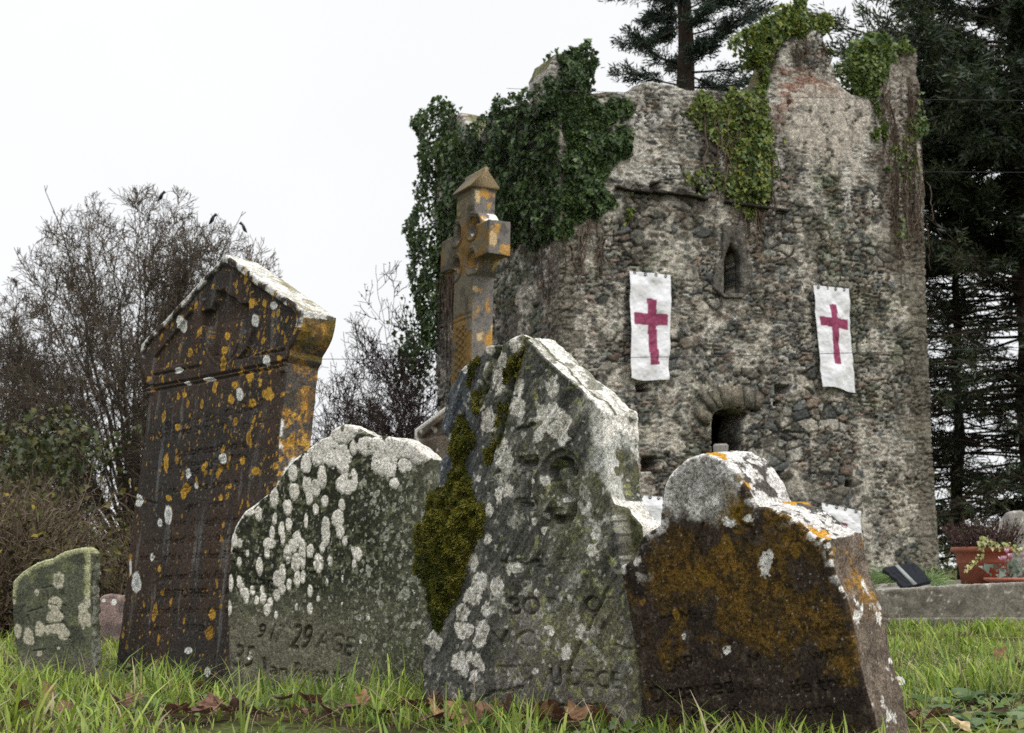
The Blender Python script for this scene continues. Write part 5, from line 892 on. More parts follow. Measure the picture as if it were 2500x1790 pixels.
# scrub thicket: one tangled mass
rnd = random.Random(40); out = [[] for _ in range(3)]
cfg = dict(n=[6, 5, 3], wig=[.12, .2, .25], up=[.06, .03, 0], tap=.7, rmin=.0042, bare=[0, 0], kids=[2, 2], prob=[.8, .6], ang=[(15, 55), (20, 60)], len=[(.35, .7), (.35, .6)], env=None)
for i in range(2800):
    Yb = rnd.uniform(12.5, 26); px = rnd.uniform(-260, 1020); xx = (px - CX) / F * Yb; z0 = float(gz(np.array([xx]), np.array([Yb]))[0]) - .1
    hz = (.30 + .076 * Yb) * (.75 + .3 * math.sin(px * .012 + 1) + rnd.uniform(-.15, .25)) * (1 if px < 700 else .62)
    grow(out, (xx, Yb, z0), nrm3((rnd.gauss(0, .22), rnd.gauss(0, .2), 1)), max(.7, hz), rnd.uniform(.009, .020), 0, cfg, rnd)
sg = np.array(out[0] + out[1] + out[2]); v, f = tubes(sg, 3); pal = np.array([(.11, .08, .058), (.15, .115, .085), (.06, .045, .034), (.10, .085, .05), (.07, .06, .03)]); cw = pal[rng.integers(0, 5, len(sg))]
lp = sg[rng.random(len(sg)) < .22][:, 3:6]; lp = lp + rng.normal(size=lp.shape) * .06; lc = np.array([(.065, .05, .03), (.05, .04, .026), (.085, .07, .03), (.06, .065, .025), (.15, .12, .025), (.045, .036, .024)])[np.minimum(rng.integers(0, 7, len(lp)), 5)]; lc = mix(lc, (.05, .065, .018), sstep(.05, .35, fbm(lp, .5, 3, 411)) * .7)
v2, f2, c2 = leaf_cloud(lp, rng.normal(size=lp.shape), .055, lc); tag(mesh('thicket', np.concatenate([v, v2]), [f, f2 + len(v)], M_BARK, None, np.concatenate([np.repeat(cw, 6, 0), c2])), 'brown leafless scrub and brambles along the graveyard edge', None, kind='stuff')
# green bush far left
q = rng.normal(size=(1300, 3)) * [.75, .6, .36]; q = at(95, 1110, 27) + q + .25 * np.sin(q[:, ::-1] * 5); v, f, c = leaf_cloud(q, rng.normal(size=q.shape) + [0, -.5, .6], .12, np.array([(.05, .07, .02), (.075, .09, .022), (.035, .05, .016), (.12, .11, .025)])[rng.integers(0, 4, 1300)] * .55)
g0 = at(95, 1387, 27); bt = thing('bush', 'round dark green bush at the left edge before the bare trees', 'bush', (g0[0], 27, -1.4)); mesh('foliage', v, f, M_LEAF, bt, c)
for dx in (-.35, 0, .3): v, f = tubes(path_segs(np.array([[g0[0] + dx * .2, 27, -1.5], [g0[0] + dx, 27, .3], [g0[0] + dx * 1.6, 27.1, 2.2]]), .06, .02), 5); mesh('stem', v, f, M_BARK, bt, base(len(v), (.06, .05, .04)))

# conifers
def conifer(px, Y, H, label, seed, Lmax, bare_z, r=.35, droop=-.05, dens=1.0, zmin=1.0, pal=((.018, .030, .014), (.028, .042, .018), (.042, .056, .022), (.012, .018, .011)), topcone=.35, leader=None, cut=None, spray=.30, gap=.42):
    rnd = random.Random(seed); x0 = at(px, 1387, Y)[0]; segs = [[], [], []]; tips = []
    tr = []; p = (x0, Y, -.3); lean = rnd.uniform(-.02, .02)
    for i in range(14): q = (x0 + lean * i + rnd.gauss(0, .05), Y + rnd.gauss(0, .05), -.3 + (H + .3) * (i + 1) / 14); tr.append((*p, *q, r * (1 - .9 * i / 14), r * (1 - .9 * (i + 1) / 14))); p = q
    z = zmin
    while z < H - .3:
        for _ in range(rnd.choice([2, 3, 3, 4])):
            a = rnd.uniform(0, 2 * math.pi); f = z / H; Lb = Lmax * min(1, (1 - f) / topcone) ** .7 * rnd.uniform(.55, 1.1) + .4; e = droop + .28 * max(0, f - .45) + rnd.gauss(0, .06); d = nrm3((math.cos(a), math.sin(a), e)); p = (x0 + lean * 14 * f, Y, z); n = 9; rr = (.022 + .010 * Lb) * (1 if z > bare_z else .62)
            for i in range(n):
                d = nrm3((d[0] + rnd.gauss(0, .07), d[1] + rnd.gauss(0, .07), d[2] + rnd.gauss(0, .05) + (.012 if z > bare_z else -.004))); q = tuple(p[k] + d[k] * Lb / n for k in range(3)); r1 = rr * (1 - .8 * (i + 1) / n); segs[0].append((*p, *q, rr * (1 - .8 * i / n), r1)); p = q
                if i < 2: continue
                for _k in range(3):
                    d2 = nrm3((d[0] + rnd.gauss(0, .6), d[1] + rnd.gauss(0, .6), d[2] + rnd.gauss(-.02, .18))); L2 = Lb * .22 * rnd.uniform(.5, 1.2) * (1.15 - i / n * .5); p2 = p
                    for j in range(4):
                        d2 = nrm3((d2[0] + rnd.gauss(0, .12), d2[1] + rnd.gauss(0, .12), d2[2] + rnd.gauss(0, .1))); q2 = tuple(p2[k] + d2[k] * L2 / 4 for k in range(3)); segs[1].append((*p2, *q2, .012, .009)); p2 = q2
                        if rnd.random() < .5: d3 = nrm3((d2[0] + rnd.gauss(0, .6), d2[1] + rnd.gauss(0, .6), d2[2] + rnd.gauss(0, .35))); segs[2].append((*p2, *(p2[k] + d3[k] * L2 * .35 for k in range(3)), .009, .007))
                        lf = 1.0 if z > bare_z + rnd.uniform(-.8, .8) else .12
                        if rnd.random() < lf * dens: tips.append((*p2, *d2))
        z += (gap if z > bare_z else gap * .85) * rnd.uniform(.6, 1.3)
    S1 = np.array(segs[0] + segs[1] + segs[2] + (leader or [])); tips = np.array(tips)
    if cut is not None: S1 = S1[cut(S1[:, 3:6])]; tips = tips[cut(tips[:, :3])]
    t = thing('conifer', label, 'tree', (x0, Y, 0)); v, f = tubes(np.array(tr), 7); mesh('trunk', v, f, M_BARK, t, base(len(v), (.035, .026, .02)))
    v, f = tubes(S1, 3); mesh('branches', v, f, M_BARK, t, np.repeat(np.array([(.035, .027, .021), (.05, .04, .03)])[rng.integers(0, 2, len(S1))], 6, 0))
    m = 15; o = np.repeat(tips[:, :3], m, 0); d = np.repeat(tips[:, 3:6], m, 0) + rng.normal(size=(len(o), 3)) * .55 + [0, 0, -.12]; d /= np.linalg.norm(d, axis=1, keepdims=True); o = o + rng.normal(size=o.shape) * .10
    s = np.cross(d, rng.normal(size=d.shape)); s /= np.linalg.norm(s, axis=1, keepdims=True); Ln = (spray * rng.uniform(.4, 1.1, len(o)))[:, None]; W = Ln * .10
    V = np.stack([o - s * W * .4, o + s * W * .4, o + d * Ln * .6 + s * W, o + d * Ln, o + d * Ln * .6 - s * W], 1).reshape(-1, 3); b = np.arange(len(o))[:, None] * 5
    c = np.repeat(np.array(pal)[rng.integers(0, len(pal), len(tips))], m, 0) * rng.uniform(.8, 1.3, len(o))[:, None]
    mesh('foliage', V, b + np.arange(5), M_LEAF, t, np.repeat(c, 5, 0)); return t
ld = [(*a, *b, r0, r1) for a, b, r0, r1 in [(tuple(at(2330, 230, 40)), tuple(at(2300, 110, 40)), .07, .05), (tuple(at(2300, 110, 40)), tuple(at(2270, 45, 40)), .05, .035), (tuple(at(2270, 45, 40)), tuple(at(2235, 8, 40)), .035, .02), (tuple(at(2282, 70, 40)), tuple(at(2310, 55, 40)), .03, .015)]]
conifer(2545, 41, 19.5, 'huge dark conifer filling the right edge with bare lower branches', 51, 5.6, 9.2, .5, .0, 1.0, 1.2, gap=.22, topcone=.25, spray=.28)
conifer(2350, 43, 15.6, 'dark layered conifer close behind the right edge of the tower', 52, 4.2, 9.4, .22, .03, 1.0, 1.0, leader=ld, gap=.24, topcone=.3, spray=.27)
conifer(1692, 50, 27, 'conifer with thick dark trunk rising behind the tower battlements', 53, 4.8, 5.0, .85, -.06, .8, 12.5, pal=((.018, .032, .022), (.025, .042, .028), (.034, .052, .03), (.014, .022, .016)), spray=.26, gap=.62, topcone=.7)
# far hedge seen under the conifers
q = np.c_[rng.uniform(12, 34, 9000), rng.uniform(50, 58, 9000), np.abs(rng.normal(0, 1.7, 9000))]; q[:, 2] *= .7 + .5 * np.sin(q[:, 0] * .9); v, f, c = leaf_cloud(q, rng.normal(size=q.shape), .22, np.array([(.05, .06, .02), (.08, .075, .028), (.035, .045, .018), (.11, .10, .03)])[rng.integers(0, 4, 9000)]); tag(mesh('hedge', v, f, M_LEAF, None, c), 'far hedge of mixed green foliage glimpsed under the right conifers', None, kind='stuff')
# crows
for px, py, fl, lb in [(392, 488, 1, 'black crow perched on the very top of the domed bare tree'), (596, 540, -1, 'black crow perched at the right edge of the domed crown'), (528, 543, 1, 'black crow perched among twigs left of the other crow, near the crown edge')]:
    w_ = at(px, py, 38.0); e_ = sg1[:, 3:6]; c0 = e_[np.argmin((e_[:, 0] - w_[0]) ** 2 + (e_[:, 2] - w_[2]) ** 2 + .02 * (e_[:, 1] - 38) ** 2)] + [0, 0, .12]; n = 10; ax_s = .72; rad = [.004, .05, .085, .095, .075, .05, .055, .05, .02, .004]; ax = np.array([(-.15, 0, -.22), (-.11, 0, -.15), (-.06, 0, -.07), (0, 0, 0), (.03, 0, .06), (.045, 0, .10), (.06, 0, .135), (.085, 0, .145), (.12, 0, .14), (.16, 0, .13)]) * [fl * .8, .72, .72]; a = np.arange(8) * math.pi / 4
    V = (ax[:, None] + np.array(rad)[:, None, None] * np.stack([0 * a, np.cos(a), np.sin(a)], 1)).reshape(-1, 3) + c0; k = np.arange(8); Q = np.concatenate([np.stack([i * 8 + k, i * 8 + (k + 1) % 8, i * 8 + 8 + (k + 1) % 8, i * 8 + 8 + k], 1) for i in range(9)])
    tag(mesh('crow', V, Q, M_LEAF, None, base(len(V), (.012, .012, .014)), True), lb, 'bird')

# overhead wires
M_WIRE = mat_attr('wire', .6, None, None, None, .3, attr=False, rgb=(.03, .03, .035))
for L, r, lb in [([(-200, 862), (246, 871), (790, 877), (1008, 879), (1450, 874), (1976, 863), (2312, 854), (2700, 842)], .0055, 'thin overhead wire crossing in front of the two upper banners'), ([(1238, 216), (1400, 222), (1600, 229), (2090, 240), (2700, 247)], .0045, 'thin overhead wire crossing just below the tower battlements'), ([(1480, 409), (1700, 413), (2128, 418), (2313, 420), (2700, 422)], .0035, 'faint thin wire crossing the tower front at ivy height')]:
    L = np.array(L, float); xs = np.linspace(L[0, 0], L[-1, 0], 60); cf = np.polyfit(L[:, 0], L[:, 1], 2); v, f = tubes(path_segs(at(xs, np.polyval(cf, xs), 23.5), r, r), 5); tag(mesh('overhead_wire', v, f, M_WIRE), lb, 'wire')

# =====================  KERBED GRAVE AND ITS OFFERINGS  =====================
M_CONC = mat_attr('grave_concrete', .95, (90.0, .35), (18.0, .25), (120.0, .6, .004), .2)
K0 = at(2120, 1441, 11.35); K1 = at(2600, 1416, 11.2); ku = unit((K1 - K0) * [1, 1, 0]); kn = np.array([ku[1], -ku[0], 0])
kp = AxPlane(np.array([K0[0], K0[1], 0]), ku, Z, kn); Wk = np.linalg.norm((K1 - K0)[:2]); z0, z1 = K0[2], K1[2]
def k_col(c):
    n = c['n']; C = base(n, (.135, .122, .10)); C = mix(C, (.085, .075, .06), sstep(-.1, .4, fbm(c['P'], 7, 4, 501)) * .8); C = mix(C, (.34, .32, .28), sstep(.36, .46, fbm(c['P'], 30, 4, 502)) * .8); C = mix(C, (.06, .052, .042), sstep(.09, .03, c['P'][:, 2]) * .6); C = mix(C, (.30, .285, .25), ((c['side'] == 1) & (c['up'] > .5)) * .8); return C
kg = thing('grave_kerb', 'raised concrete grave surround at the right, holding pot, wreath and plaque', 'grave kerb', kp.O)
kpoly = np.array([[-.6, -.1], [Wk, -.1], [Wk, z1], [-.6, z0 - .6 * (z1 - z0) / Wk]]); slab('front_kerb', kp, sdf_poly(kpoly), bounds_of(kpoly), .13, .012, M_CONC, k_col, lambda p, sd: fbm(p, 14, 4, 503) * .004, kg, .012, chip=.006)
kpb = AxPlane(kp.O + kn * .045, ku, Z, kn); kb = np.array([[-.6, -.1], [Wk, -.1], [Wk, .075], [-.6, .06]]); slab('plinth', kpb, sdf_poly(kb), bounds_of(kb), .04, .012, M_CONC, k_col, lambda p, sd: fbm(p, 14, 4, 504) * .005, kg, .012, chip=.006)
def cor(u, v_, z): return kp.O + ku * u - kn * v_ + Z * z
zt = lambda u: z0 + (z1 - z0) * u / Wk
V = [cor(-.6, .132, zt(-.6) - .03), cor(Wk, .132, zt(Wk) - .03), cor(Wk, 2.2, zt(Wk) - .03), cor(-.6, 2.2, zt(-.6) - .03)]; mesh('gravel_bed', np.array(V), np.array([[0, 1, 2, 3]]), M_CONC, kg, base(4, (.17, .16, .14)))
krear = AxPlane(kp.O - kn * 2.1, ku, Z, kn); slab('rear_kerb', krear, sdf_poly(kpoly), bounds_of(kpoly), .13, .03, M_CONC, k_col, None, kg, .012)
M_POT = mat_attr('terracotta', .7, (25.0, .12), None, (60.0, .15, .002), .35)
pc = at(2404, 1424, 12.0); zb = zt((pc - kp.O) @ ku) - .03; top = at(2404, 1336, 12.0)[2]; hh = top - zb
pot = thing('flower_pot', 'large terracotta plastic pot of dark heather on the grave kerb', 'plant pot', (pc[0], 12.0, zb))
v, f = lathe([(.0, .0), (.185, .0), (.205, hh * .56), (.214, hh * .58), (.218, hh * .62), (.228, hh * .86), (.258, hh * .88), (.262, hh * .95), (.255, hh), (.238, hh), (.225, hh * .84), (0, hh * .84)], (pc[0], 12.0, zb), 40); mesh('pot_body', v, f, M_POT, pot, base(len(v), (.24, .075, .045)), True)
hs_ = []; q = []
ht = thing('heather', 'dark brownish heather with upright spikes growing in the large terracotta pot', 'plant', (pc[0], 12.0, zb + hh * .84))
for i in range(260):
    a = rng.uniform(0, 2 * math.pi); rr = .2 * math.sqrt(rng.random()); p0 = np.array([pc[0] + rr * math.cos(a), 12 + rr * math.sin(a), zb + hh * .85]); d = unit(np.array([math.cos(a) * rr * 2.4, math.sin(a) * rr * 2.4, .6]) + rng.normal(size=3) * .12); Ln = rng.uniform(.14, .31); P = [p0, p0 + d * Ln * .5, p0 + d * Ln + np.array([0, 0, .02])]; hs_.append(path_segs(P, .0035, .002)); t_ = rng.random((9, 1)); q.append(p0 + d * Ln * (.3 + .7 * t_))
v, f = tubes(np.concatenate(hs_), 3); tag(mesh('stems', v, f, M_BARK, ht, base(len(v), (.05, .032, .025))), kind='stuff')
q = np.concatenate(q); v, f, c = leaf_cloud(q, rng.normal(size=q.shape), .020, np.array([(.045, .028, .022), (.07, .04, .035), (.035, .04, .018), (.10, .045, .055)])[rng.integers(0, 4, len(q))]); mesh('foliage', v, f, M_LEAF, ht, c)
iv = thing('ivy', 'pale variegated ivy trailing over the rim of the terracotta pot', 'ivy', tuple(pc)); st_ = []; lf = []
for L in [[(2395, 1330), (2397, 1345), (2392, 1360), (2378, 1375), (2365, 1390), (2355, 1396)], [(2395, 1330), (2410, 1322), (2430, 1332)], [(2440, 1335), (2462, 1328), (2480, 1340), (2492, 1352)], [(2400, 1326), (2395, 1318), (2412, 1318)]]:
    P = np.array([at(x, y, 11.72) for x, y in L]); st_.append(path_segs(P, .004, .002)); k_ = np.linspace(0, len(P) - 1, 14); lf.append(np.stack([np.interp(k_, range(len(P)), P[:, i]) for i in range(3)], 1))
for s_ in st_: v, f = tubes(s_, 4); mesh('stem', v, f, M_BARK, iv, base(len(v), (.10, .08, .03)))
q = np.concatenate(lf); q = np.repeat(q, 2, 0) + rng.normal(size=(len(q) * 2, 3)) * .014; v, f, c = leaf_cloud(q, np.tile([0, -1., .4], (len(q), 1)), .036, np.array([(.36, .36, .12), (.20, .26, .07), (.42, .40, .2)])[rng.integers(0, 3, len(q))], .4); mesh('foliage', v, f, M_LEAF, iv, c)
bc = at(2492, 1425, 11.62); zb2 = zt((bc - kp.O) @ ku) - .03; bt_ = at(2492, 1411, 11.36)[2] - zb2
bowl = tag(mesh('planter_bowl', *lathe([(0, 0), (.20, 0), (.27, bt_ * .55), (.285, bt_ * .8), (.282, bt_), (.262, bt_), (.25, bt_ * .8), (0, bt_ * .75)], (bc[0], 11.62, zb2), 40), M_POT, None, base(8 * 40, (.36, .125, .085)), True), 'shallow terracotta bowl planted with cyclamen at the right edge', 'plant pot')
cy = thing('cyclamen', 'cyclamen with pink and white flowers over dark patterned leaves in the shallow bowl', 'plant', (bc[0], 11.62, zb2 + bt_ * .75))
q = np.array([bc[0] - .02, 11.55, zb2 + bt_ + .06]) + rng.normal(size=(90, 3)) * [.12, .09, .045]; v, f, c = leaf_cloud(q, np.tile([0, -.8, .8], (90, 1)), .062, np.array([(.03, .05, .03), (.05, .075, .05), (.13, .17, .13)])[rng.integers(0, 3, 90)], .5); mesh('leaves', v, f, M_LEAF, cy, c)
for x, y in [(2458, 1352), (2452, 1370), (2466, 1364), (2444, 1371), (2498, 1362), (2506, 1350)]:
    p = at(x, y, 11.5); V = []; T_ = []; C = []
    for k_ in range(5):
        a = k_ * 2 * math.pi / 5 + rng.random(); d = np.array([math.cos(a) * .5, math.sin(a) * .5, 1.0]); s = np.array([-math.sin(a), math.cos(a), 0]); b = len(V) ; V += [p, p + d * .022 + s * .014, p + d * .044, p + d * .022 - s * .014]; T_.append([b, b + 1, b + 2, b + 3]); C += [(.45, .03, .18), (.68, .30, .48), (.8, .72, .76), (.68, .30, .48)]
    v, f = tubes(path_segs([p, p * [1, 1, 0] + [0, .03, zb2 + bt_]], .002, .003), 4); n0 = len(V); mesh('flower', np.concatenate([np.array(V), v]), [np.array(T_), f + n0], M_LEAF, cy, np.concatenate([np.array(C), base(len(v), (.16, .08, .07))]))
# wreath and plaque
wc = at(2212, 1428, 11.62); zw = zt((wc - kp.O) @ ku) - .02; m = 4200; a = rng.uniform(0, 2 * math.pi, m); rr = rng.normal(.19, .055, m); o = np.stack([wc[0] + rr * np.cos(a) * 1.35, 11.66 + rr * np.sin(a) * .9, zw + np.abs(rng.normal(.035, .045, m)) + .055 * (np.sin(a) > 0)], 1)
PX0 = at(2150, 1430, 11.5)[0]; PX1 = at(2276, 1430, 11.5)[0]; km = ~((o[:, 0] > PX0 - .01) & (o[:, 0] < PX1 + .01) & (o[:, 1] < 11.72)); o = o[km]; a = a[km]; m = len(o)
d = np.stack([-np.sin(a) + .9 * np.cos(a), np.cos(a) + .9 * np.sin(a), rng.normal(.25, .45, m)], 1) + rng.normal(size=(m, 3)) * .4; d /= np.linalg.norm(d, axis=1, keepdims=True); s = np.cross(d, rng.normal(size=d.shape)); s /= np.linalg.norm(s, axis=1, keepdims=True); Ln = rng.uniform(.03, .085, m)[:, None]; W = .0022
V = np.stack([o - s * W, o + s * W, o + d * Ln], 1).reshape(-1, 3); c = np.array([(.09, .17, .045), (.13, .22, .06), (.06, .11, .04), (.20, .28, .08)])[rng.integers(0, 4, m)]
tag(mesh('wreath', V, np.arange(m * 3).reshape(-1, 3), M_LEAF, None, np.repeat(c, 3, 0)), 'green conifer wreath lying on the grave under the black plaque', 'wreath')
M_PLQ = mat_attr('polished_slate', .6, (50.0, .2), None, None, .12)
pp = Plane(at(2208, 1436, 11.44), 12, 38); PQ = pp.pts([(2153, 1391), (2160, 1384), (2195, 1379), (2232, 1373), (2252, 1392), (2273, 1419), (2240, 1427), (2206, 1435), (2192, 1424), (2188, 1415), (2174, 1408), (2170, 1400)])
pl_ = thing('plaque', 'black slate memorial plaque with a silver band leaning on the green wreath', 'plaque', pp.O)
def pq_h(p, sd): return sum(groove(p, pp.pts(g), .004, .004) for g in ([(2172, 1394), (2215, 1426)], [(2184, 1392), (2226, 1424)], [(2178, 1402), (2212, 1396)], [(2192, 1412), (2222, 1404)], [(2225, 1385), (2236, 1400)]))
slab('plaque_slab', pp, sdf_poly(PQ), bounds_of(PQ), .035, .004, M_PLQ, lambda c: mix(base(c['n'], (.013, .015, .02)), (.09, .10, .12), ((c['side'] == 1) * .4)), pq_h, pl_, .004, chip=.001, wob=0)
bq = pp.pts([(2184, 1381), (2193, 1379.5), (2239, 1426), (2229, 1429)]); A = pp.world(bq, .004); B_ = pp.world(bq, -.001); k = np.arange(4); mesh('silver_band', np.concatenate([A, B_]), [np.array([[3, 2, 1, 0]]), np.stack([k, (k + 1) % 4, 4 + (k + 1) % 4, 4 + k], 1)], mat_attr('silver_band', .4, None, None, None, .5, attr=False, rgb=(.22, .24, .23)), pl_)
for x, y in [(2229, 1378), (2262, 1413)]:
    p = pp.world(pp.st(np.array([x]), np.array([y])), .003)[0]; a = np.linspace(0, 2 * math.pi, 13); v, f = tubes(path_segs(p + .011 * (np.cos(a)[:, None] * pp.u + np.sin(a)[:, None] * pp.v), .0025, .0025), 4); mesh('stud_ring', v, f, M_PLQ, pl_, base(len(v), (.05, .055, .06)))

# =====================  LEAVES, WEEDS, DAISY  =====================
def dead_leaf_data(seed, colr):
    r_ = np.random.default_rng(seed); nr, na = 6, 28; th = np.arange(na) * 2 * math.pi / na; lobes = 1 - .34 * np.abs(np.sin(th * 2.5)) ** .8 + .06 * r_.normal(size=na); lobes *= .62 + .38 * (np.cos(th / 2) ** 2)
    t = np.linspace(0, 1, nr + 1)[1:]; x = (t[:, None] * lobes * np.cos(th)).ravel(); y = (t[:, None] * lobes * np.sin(th)).ravel() * .9; x = np.r_[0, x]; y = np.r_[0, y]
    z = r_.uniform(.25, .6) * y * y + r_.uniform(-.3, .5) * x * x * np.sign(x) + .10 * fbm(np.c_[x, y], 2.2, 3, seed) - .05 * np.exp(-(y / .08) ** 2); V = np.stack([x, y, z], 1) * .055
    k = np.arange(na); T_ = np.stack([0 * k, 1 + k, 1 + (k + 1) % na], 1); Q = np.concatenate([np.stack([1 + i * na + k, 1 + (i + 1) * na + k, 1 + (i + 1) * na + (k + 1) % na, 1 + i * na + (k + 1) % na], 1) for i in range(nr - 1)])
    st_ = np.array([[-.02, 0, .002], [.055, 0, .0]]); v, f = tubes(path_segs([[-.05, .004, .012], [-.02, 0, .0], [.03, 0, .004]], .0012, .0008), 4); n0 = len(V)
    c = mix(base(n0, colr), np.array(colr) * .45, sstep(0, .4, fbm(V, 60, 3, seed + 1))); c = mix(c, np.array(colr) * 1.5, np.exp(-(y / .05) ** 2) * .5)
    return np.concatenate([V, v]), [T_, Q, f + n0], np.concatenate([c, base(len(v), np.array(colr) * .8)])
protos = []
def put_leaf(px, py, col, sc=1.0, label='curled brown dead leaf lying in the grass before the headstones', grp='dead leaves in the grass', dz=.034, up=0.0):
    key = col
    pr = [o for o in protos if o['k'] == col]; P = on_ground(px, py); P[2] = float(gz(P[0:1], P[1:2])[0]) + dz
    if len(pr) < 3:
        v, f, c = dead_leaf_data(700 + len(protos), COLS[col]); o = mesh('dead_leaf', v, f, M_DRY, None, c, True); o['k'] = col; protos.append(o)
    else:
        o = pr[rng.integers(0, 3)].copy(); COL.objects.link(o)
    o.location = P; o.rotation_euler = (rng.normal() * .45 + up, rng.normal() * .45 - .25, rng.uniform(0, 6.28)); s_ = sc * rng.uniform(.75, 1.2); o.scale = (s_, s_, s_); tag(o, label, 'leaf', grp); return o
COLS = [(.135, .068, .045), (.20, .105, .055), (.085, .045, .035), (.42, .28, .15)]
spots_ = LEAF_PX
for i, (x, y) in enumerate(spots_): put_leaf(x, y + 2, int(rng.choice([0, 0, 1, 2])), rng.uniform(.9, 1.35))
put_leaf(1283, 1768, 1, 1.0, 'upright russet dead leaf standing in the grass below the slate headstone', None, .045, 1.3)
put_leaf(2345, 1796, 3, 1.2, 'large pale tan dead leaf among weeds at the bottom right', None, .03)
for i, (x, y, n_) in enumerate([(2335, 1700, 8), (2362, 1712, 7), (2400, 1760, 10), (2452, 1715, 8), (2470, 1768, 10), (2310, 1745, 6), (2500, 1745, 8), (2380, 1780, 8), (2260, 1722, 6)]):
    P = on_ground(x, y); P[2] = float(gz(P[0:1], P[1:2])[0]); V = []; Q = []; C = []
    for k in range(n_):
        a = rng.uniform(0, 2 * math.pi); ln = rng.uniform(.045, .10); w_ = ln * rng.uniform(.35, .5); el = rng.uniform(.15, .8); d = np.array([math.cos(a) * math.cos(el), math.sin(a) * math.cos(el), math.sin(el)]); s = np.array([-math.sin(a), math.cos(a), 0]); b = len(V); ts = np.linspace(0, 1, 7); ws = np.array([.08, .12, .75, 1.0, .85, .55, .05]); cc_ = np.array([(.085, .135, .055), (.12, .18, .075), (.06, .10, .035)][rng.integers(0, 3)])
        for t_, wv in zip(ts, ws):
            m_ = P + d * ln * t_ + Z * (.006 - .035 * ln / .06 * max(0, t_ - .4) ** 2); wv *= 1 + .25 * (rng.random() - .5); V += [m_ - s * w_ * wv + Z * .005 * wv, m_, m_ + s * w_ * wv + Z * .005 * wv]; C += [cc_, cc_ * 1.2, cc_]
        for j in range(6): r0 = b + j * 3; Q += [[r0, r0 + 3, r0 + 4, r0 + 1], [r0 + 1, r0 + 4, r0 + 5, r0 + 2]]
    tag(mesh('weed', np.array(V), np.array(Q), M_GRASS, None, np.array(C), True), 'low grey-green leafy weed rosette on bare soil at the bottom right', 'weed', 'weed rosettes at the bottom right')
p = on_ground(2197, 1700); p[2] = 0; hd = p + Z * .052; da = thing('daisy', 'single white daisy in the grass right of the round-headed headstone', 'flower', p); v, f = tubes(path_segs([p, p + Z * .025 + [.004, 0, 0], hd], .0015, .0015), 5); mesh('stem', v, f, M_GRASS, da, base(len(v), (.12, .2, .04)))
V = []; Q = []; ax = unit(np.array([-.15, -.75, .65])); e1 = unit(np.cross(ax, Z)); e2 = np.cross(ax, e1)
for k in range(26):
    a = k * 2 * math.pi / 26; d = math.cos(a) * e1 + math.sin(a) * e2; s = -math.sin(a) * e1 + math.cos(a) * e2; b = len(V); l_ = rng.uniform(.019, .023); V += [hd + d * .005 - s * .001, hd + d * .005 + s * .001, hd + d * l_ * .8 + s * .0022 + ax * .003, hd + d * l_ + ax * .003, hd + d * l_ * .8 - s * .0022 + ax * .003]; Q.append([b, b + 1, b + 2, b + 3, b + 4])
mesh('petals', np.array(V), np.array(Q), M_GRASS, da, base(len(V), (.8, .8, .78))); v, f = lathe([(0.0005, .004), (.003, .0035), (.0055, .001), (.006, -.001)], (0, 0, 0), 12); v = hd + v[:, 0:1] * e1 + v[:, 1:2] * e2 + v[:, 2:3] * ax; mesh('flower_centre', v, f, M_GRASS, da, base(len(v), (.55, .36, .02)))
# =====================  LIGHT, SKY, CAMERA  =====================
w = bpy.data.worlds.new('World'); scene.world = w; w.use_nodes = True; nd = w.node_tree.nodes; L = w.node_tree.links; bg = nd['Background']
EL, AZ = R(48), R(130)       # sun height; compass bearing measured from +Y towards +X
sky = nd.new('ShaderNodeTexSky'); sky.sky_type = 'NISHITA'; sky.sun_disc = False; sky.sun_elevation = EL; sky.sun_rotation = AZ; sky.dust_density = 3.0; sky.air_density = 1.0
hs = nd.new('ShaderNodeHueSaturation'); hs.inputs['Saturation'].default_value = .22; hs.inputs['Value'].default_value = 1.0; L.new(sky.outputs[0], hs.inputs['Color'])
tc = nd.new('ShaderNodeTexCoord'); no = nd.new('ShaderNodeTexNoise'); no.inputs['Scale'].default_value = 2.2; no.inputs['Detail'].default_value = 4; L.new(tc.outputs['Generated'], no.inputs['Vector'])
mr = nd.new('ShaderNodeMapRange'); mr.inputs[1].default_value = .3; mr.inputs[2].default_value = .7; mr.inputs[3].default_value = 7.9; mr.inputs[4].default_value = 8.6; L.new(no.outputs['Fac'], mr.inputs[0])
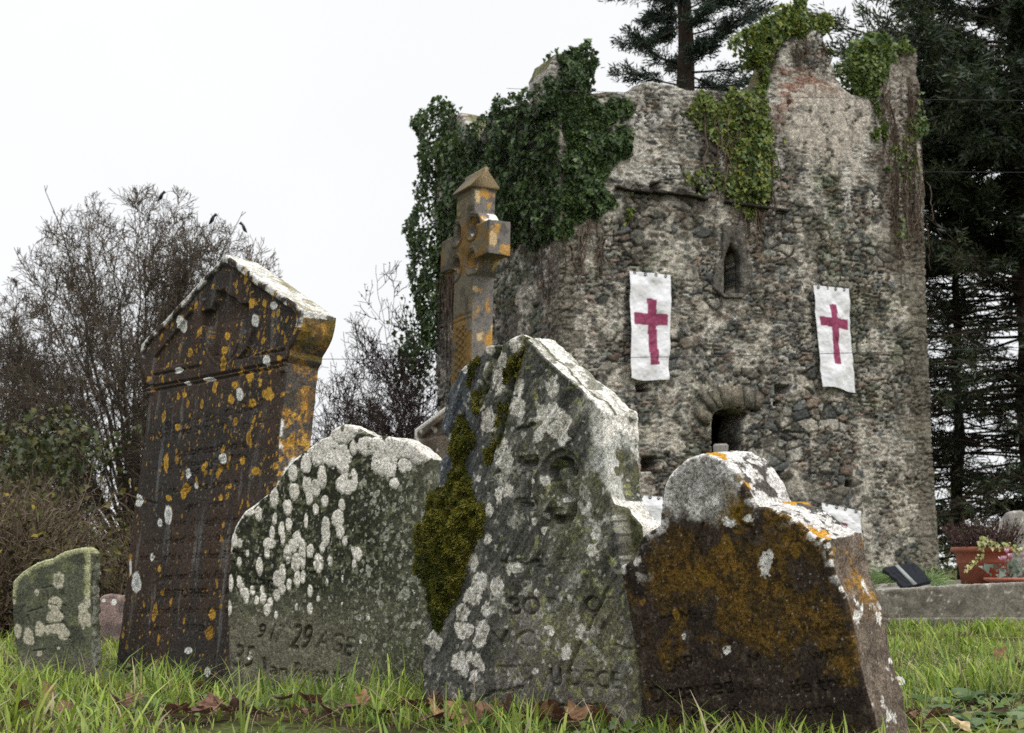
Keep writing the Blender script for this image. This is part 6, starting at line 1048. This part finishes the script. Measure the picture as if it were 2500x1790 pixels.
cl = nd.new('ShaderNodeVectorMath'); cl.operation = 'SCALE'; cl.inputs[0].default_value = (.97, .985, 1.0); sx = nd.new('ShaderNodeSeparateXYZ'); L.new(tc.outputs['Generated'], sx.inputs[0]); zr = nd.new('ShaderNodeMapRange'); zr.inputs[1].default_value = .4; zr.inputs[2].default_value = 1.0; zr.inputs[3].default_value = 1.0; zr.inputs[4].default_value = 2.3; L.new(sx.outputs['Z'], zr.inputs[0])   # overcast: brighter overhead than at the horizon
mm = nd.new('ShaderNodeMath'); mm.operation = 'MULTIPLY'; L.new(mr.outputs[0], mm.inputs[0]); L.new(zr.outputs[0], mm.inputs[1]); L.new(mm.outputs[0], cl.inputs['Scale'])
mx = nd.new('ShaderNodeMix'); mx.data_type = 'RGBA'; mx.inputs[0].default_value = .94; L.new(hs.outputs[0], mx.inputs[6]); L.new(cl.outputs[0], mx.inputs[7]); L.new(mx.outputs[2], bg.inputs['Color']); bg.inputs['Strength'].default_value = .1
s = bpy.data.lights.new('sun', 'SUN'); s.energy = 1.5; s.angle = R(22); s.color = (1, .96, .9); so = bpy.data.objects.new('sun', s); COL.objects.link(so)
sd_ = Vector((math.sin(AZ) * math.cos(EL), math.cos(AZ) * math.cos(EL), math.sin(EL))); so.rotation_euler = sd_.to_track_quat('Z', 'Y').to_euler(); so.location = sd_ * 60
cam = bpy.data.cameras.new('camera'); co = bpy.data.objects.new('camera', cam); COL.objects.link(co); co.location = EYE; co.rotation_euler = (math.pi / 2 + PITCH, 0, 0)
cam.sensor_width = 36; cam.lens = 36 * F / 2500; cam.clip_end = 3000; cam.clip_start = .05; scene.camera = co
cam.dof.use_dof = True; cam.dof.focus_distance = 4.7; cam.dof.aperture_fstop = 10.0
vs = scene.view_settings; scene.display_settings.display_device = 'sRGB'; vs.view_transform = 'Standard'; vs.look = 'None'; vs.exposure = 0.32; vs.gamma = 1.0
scene.cycles.max_bounces = 6; scene.cycles.transparent_max_bounces = 8; scene.cycles.use_denoising = False
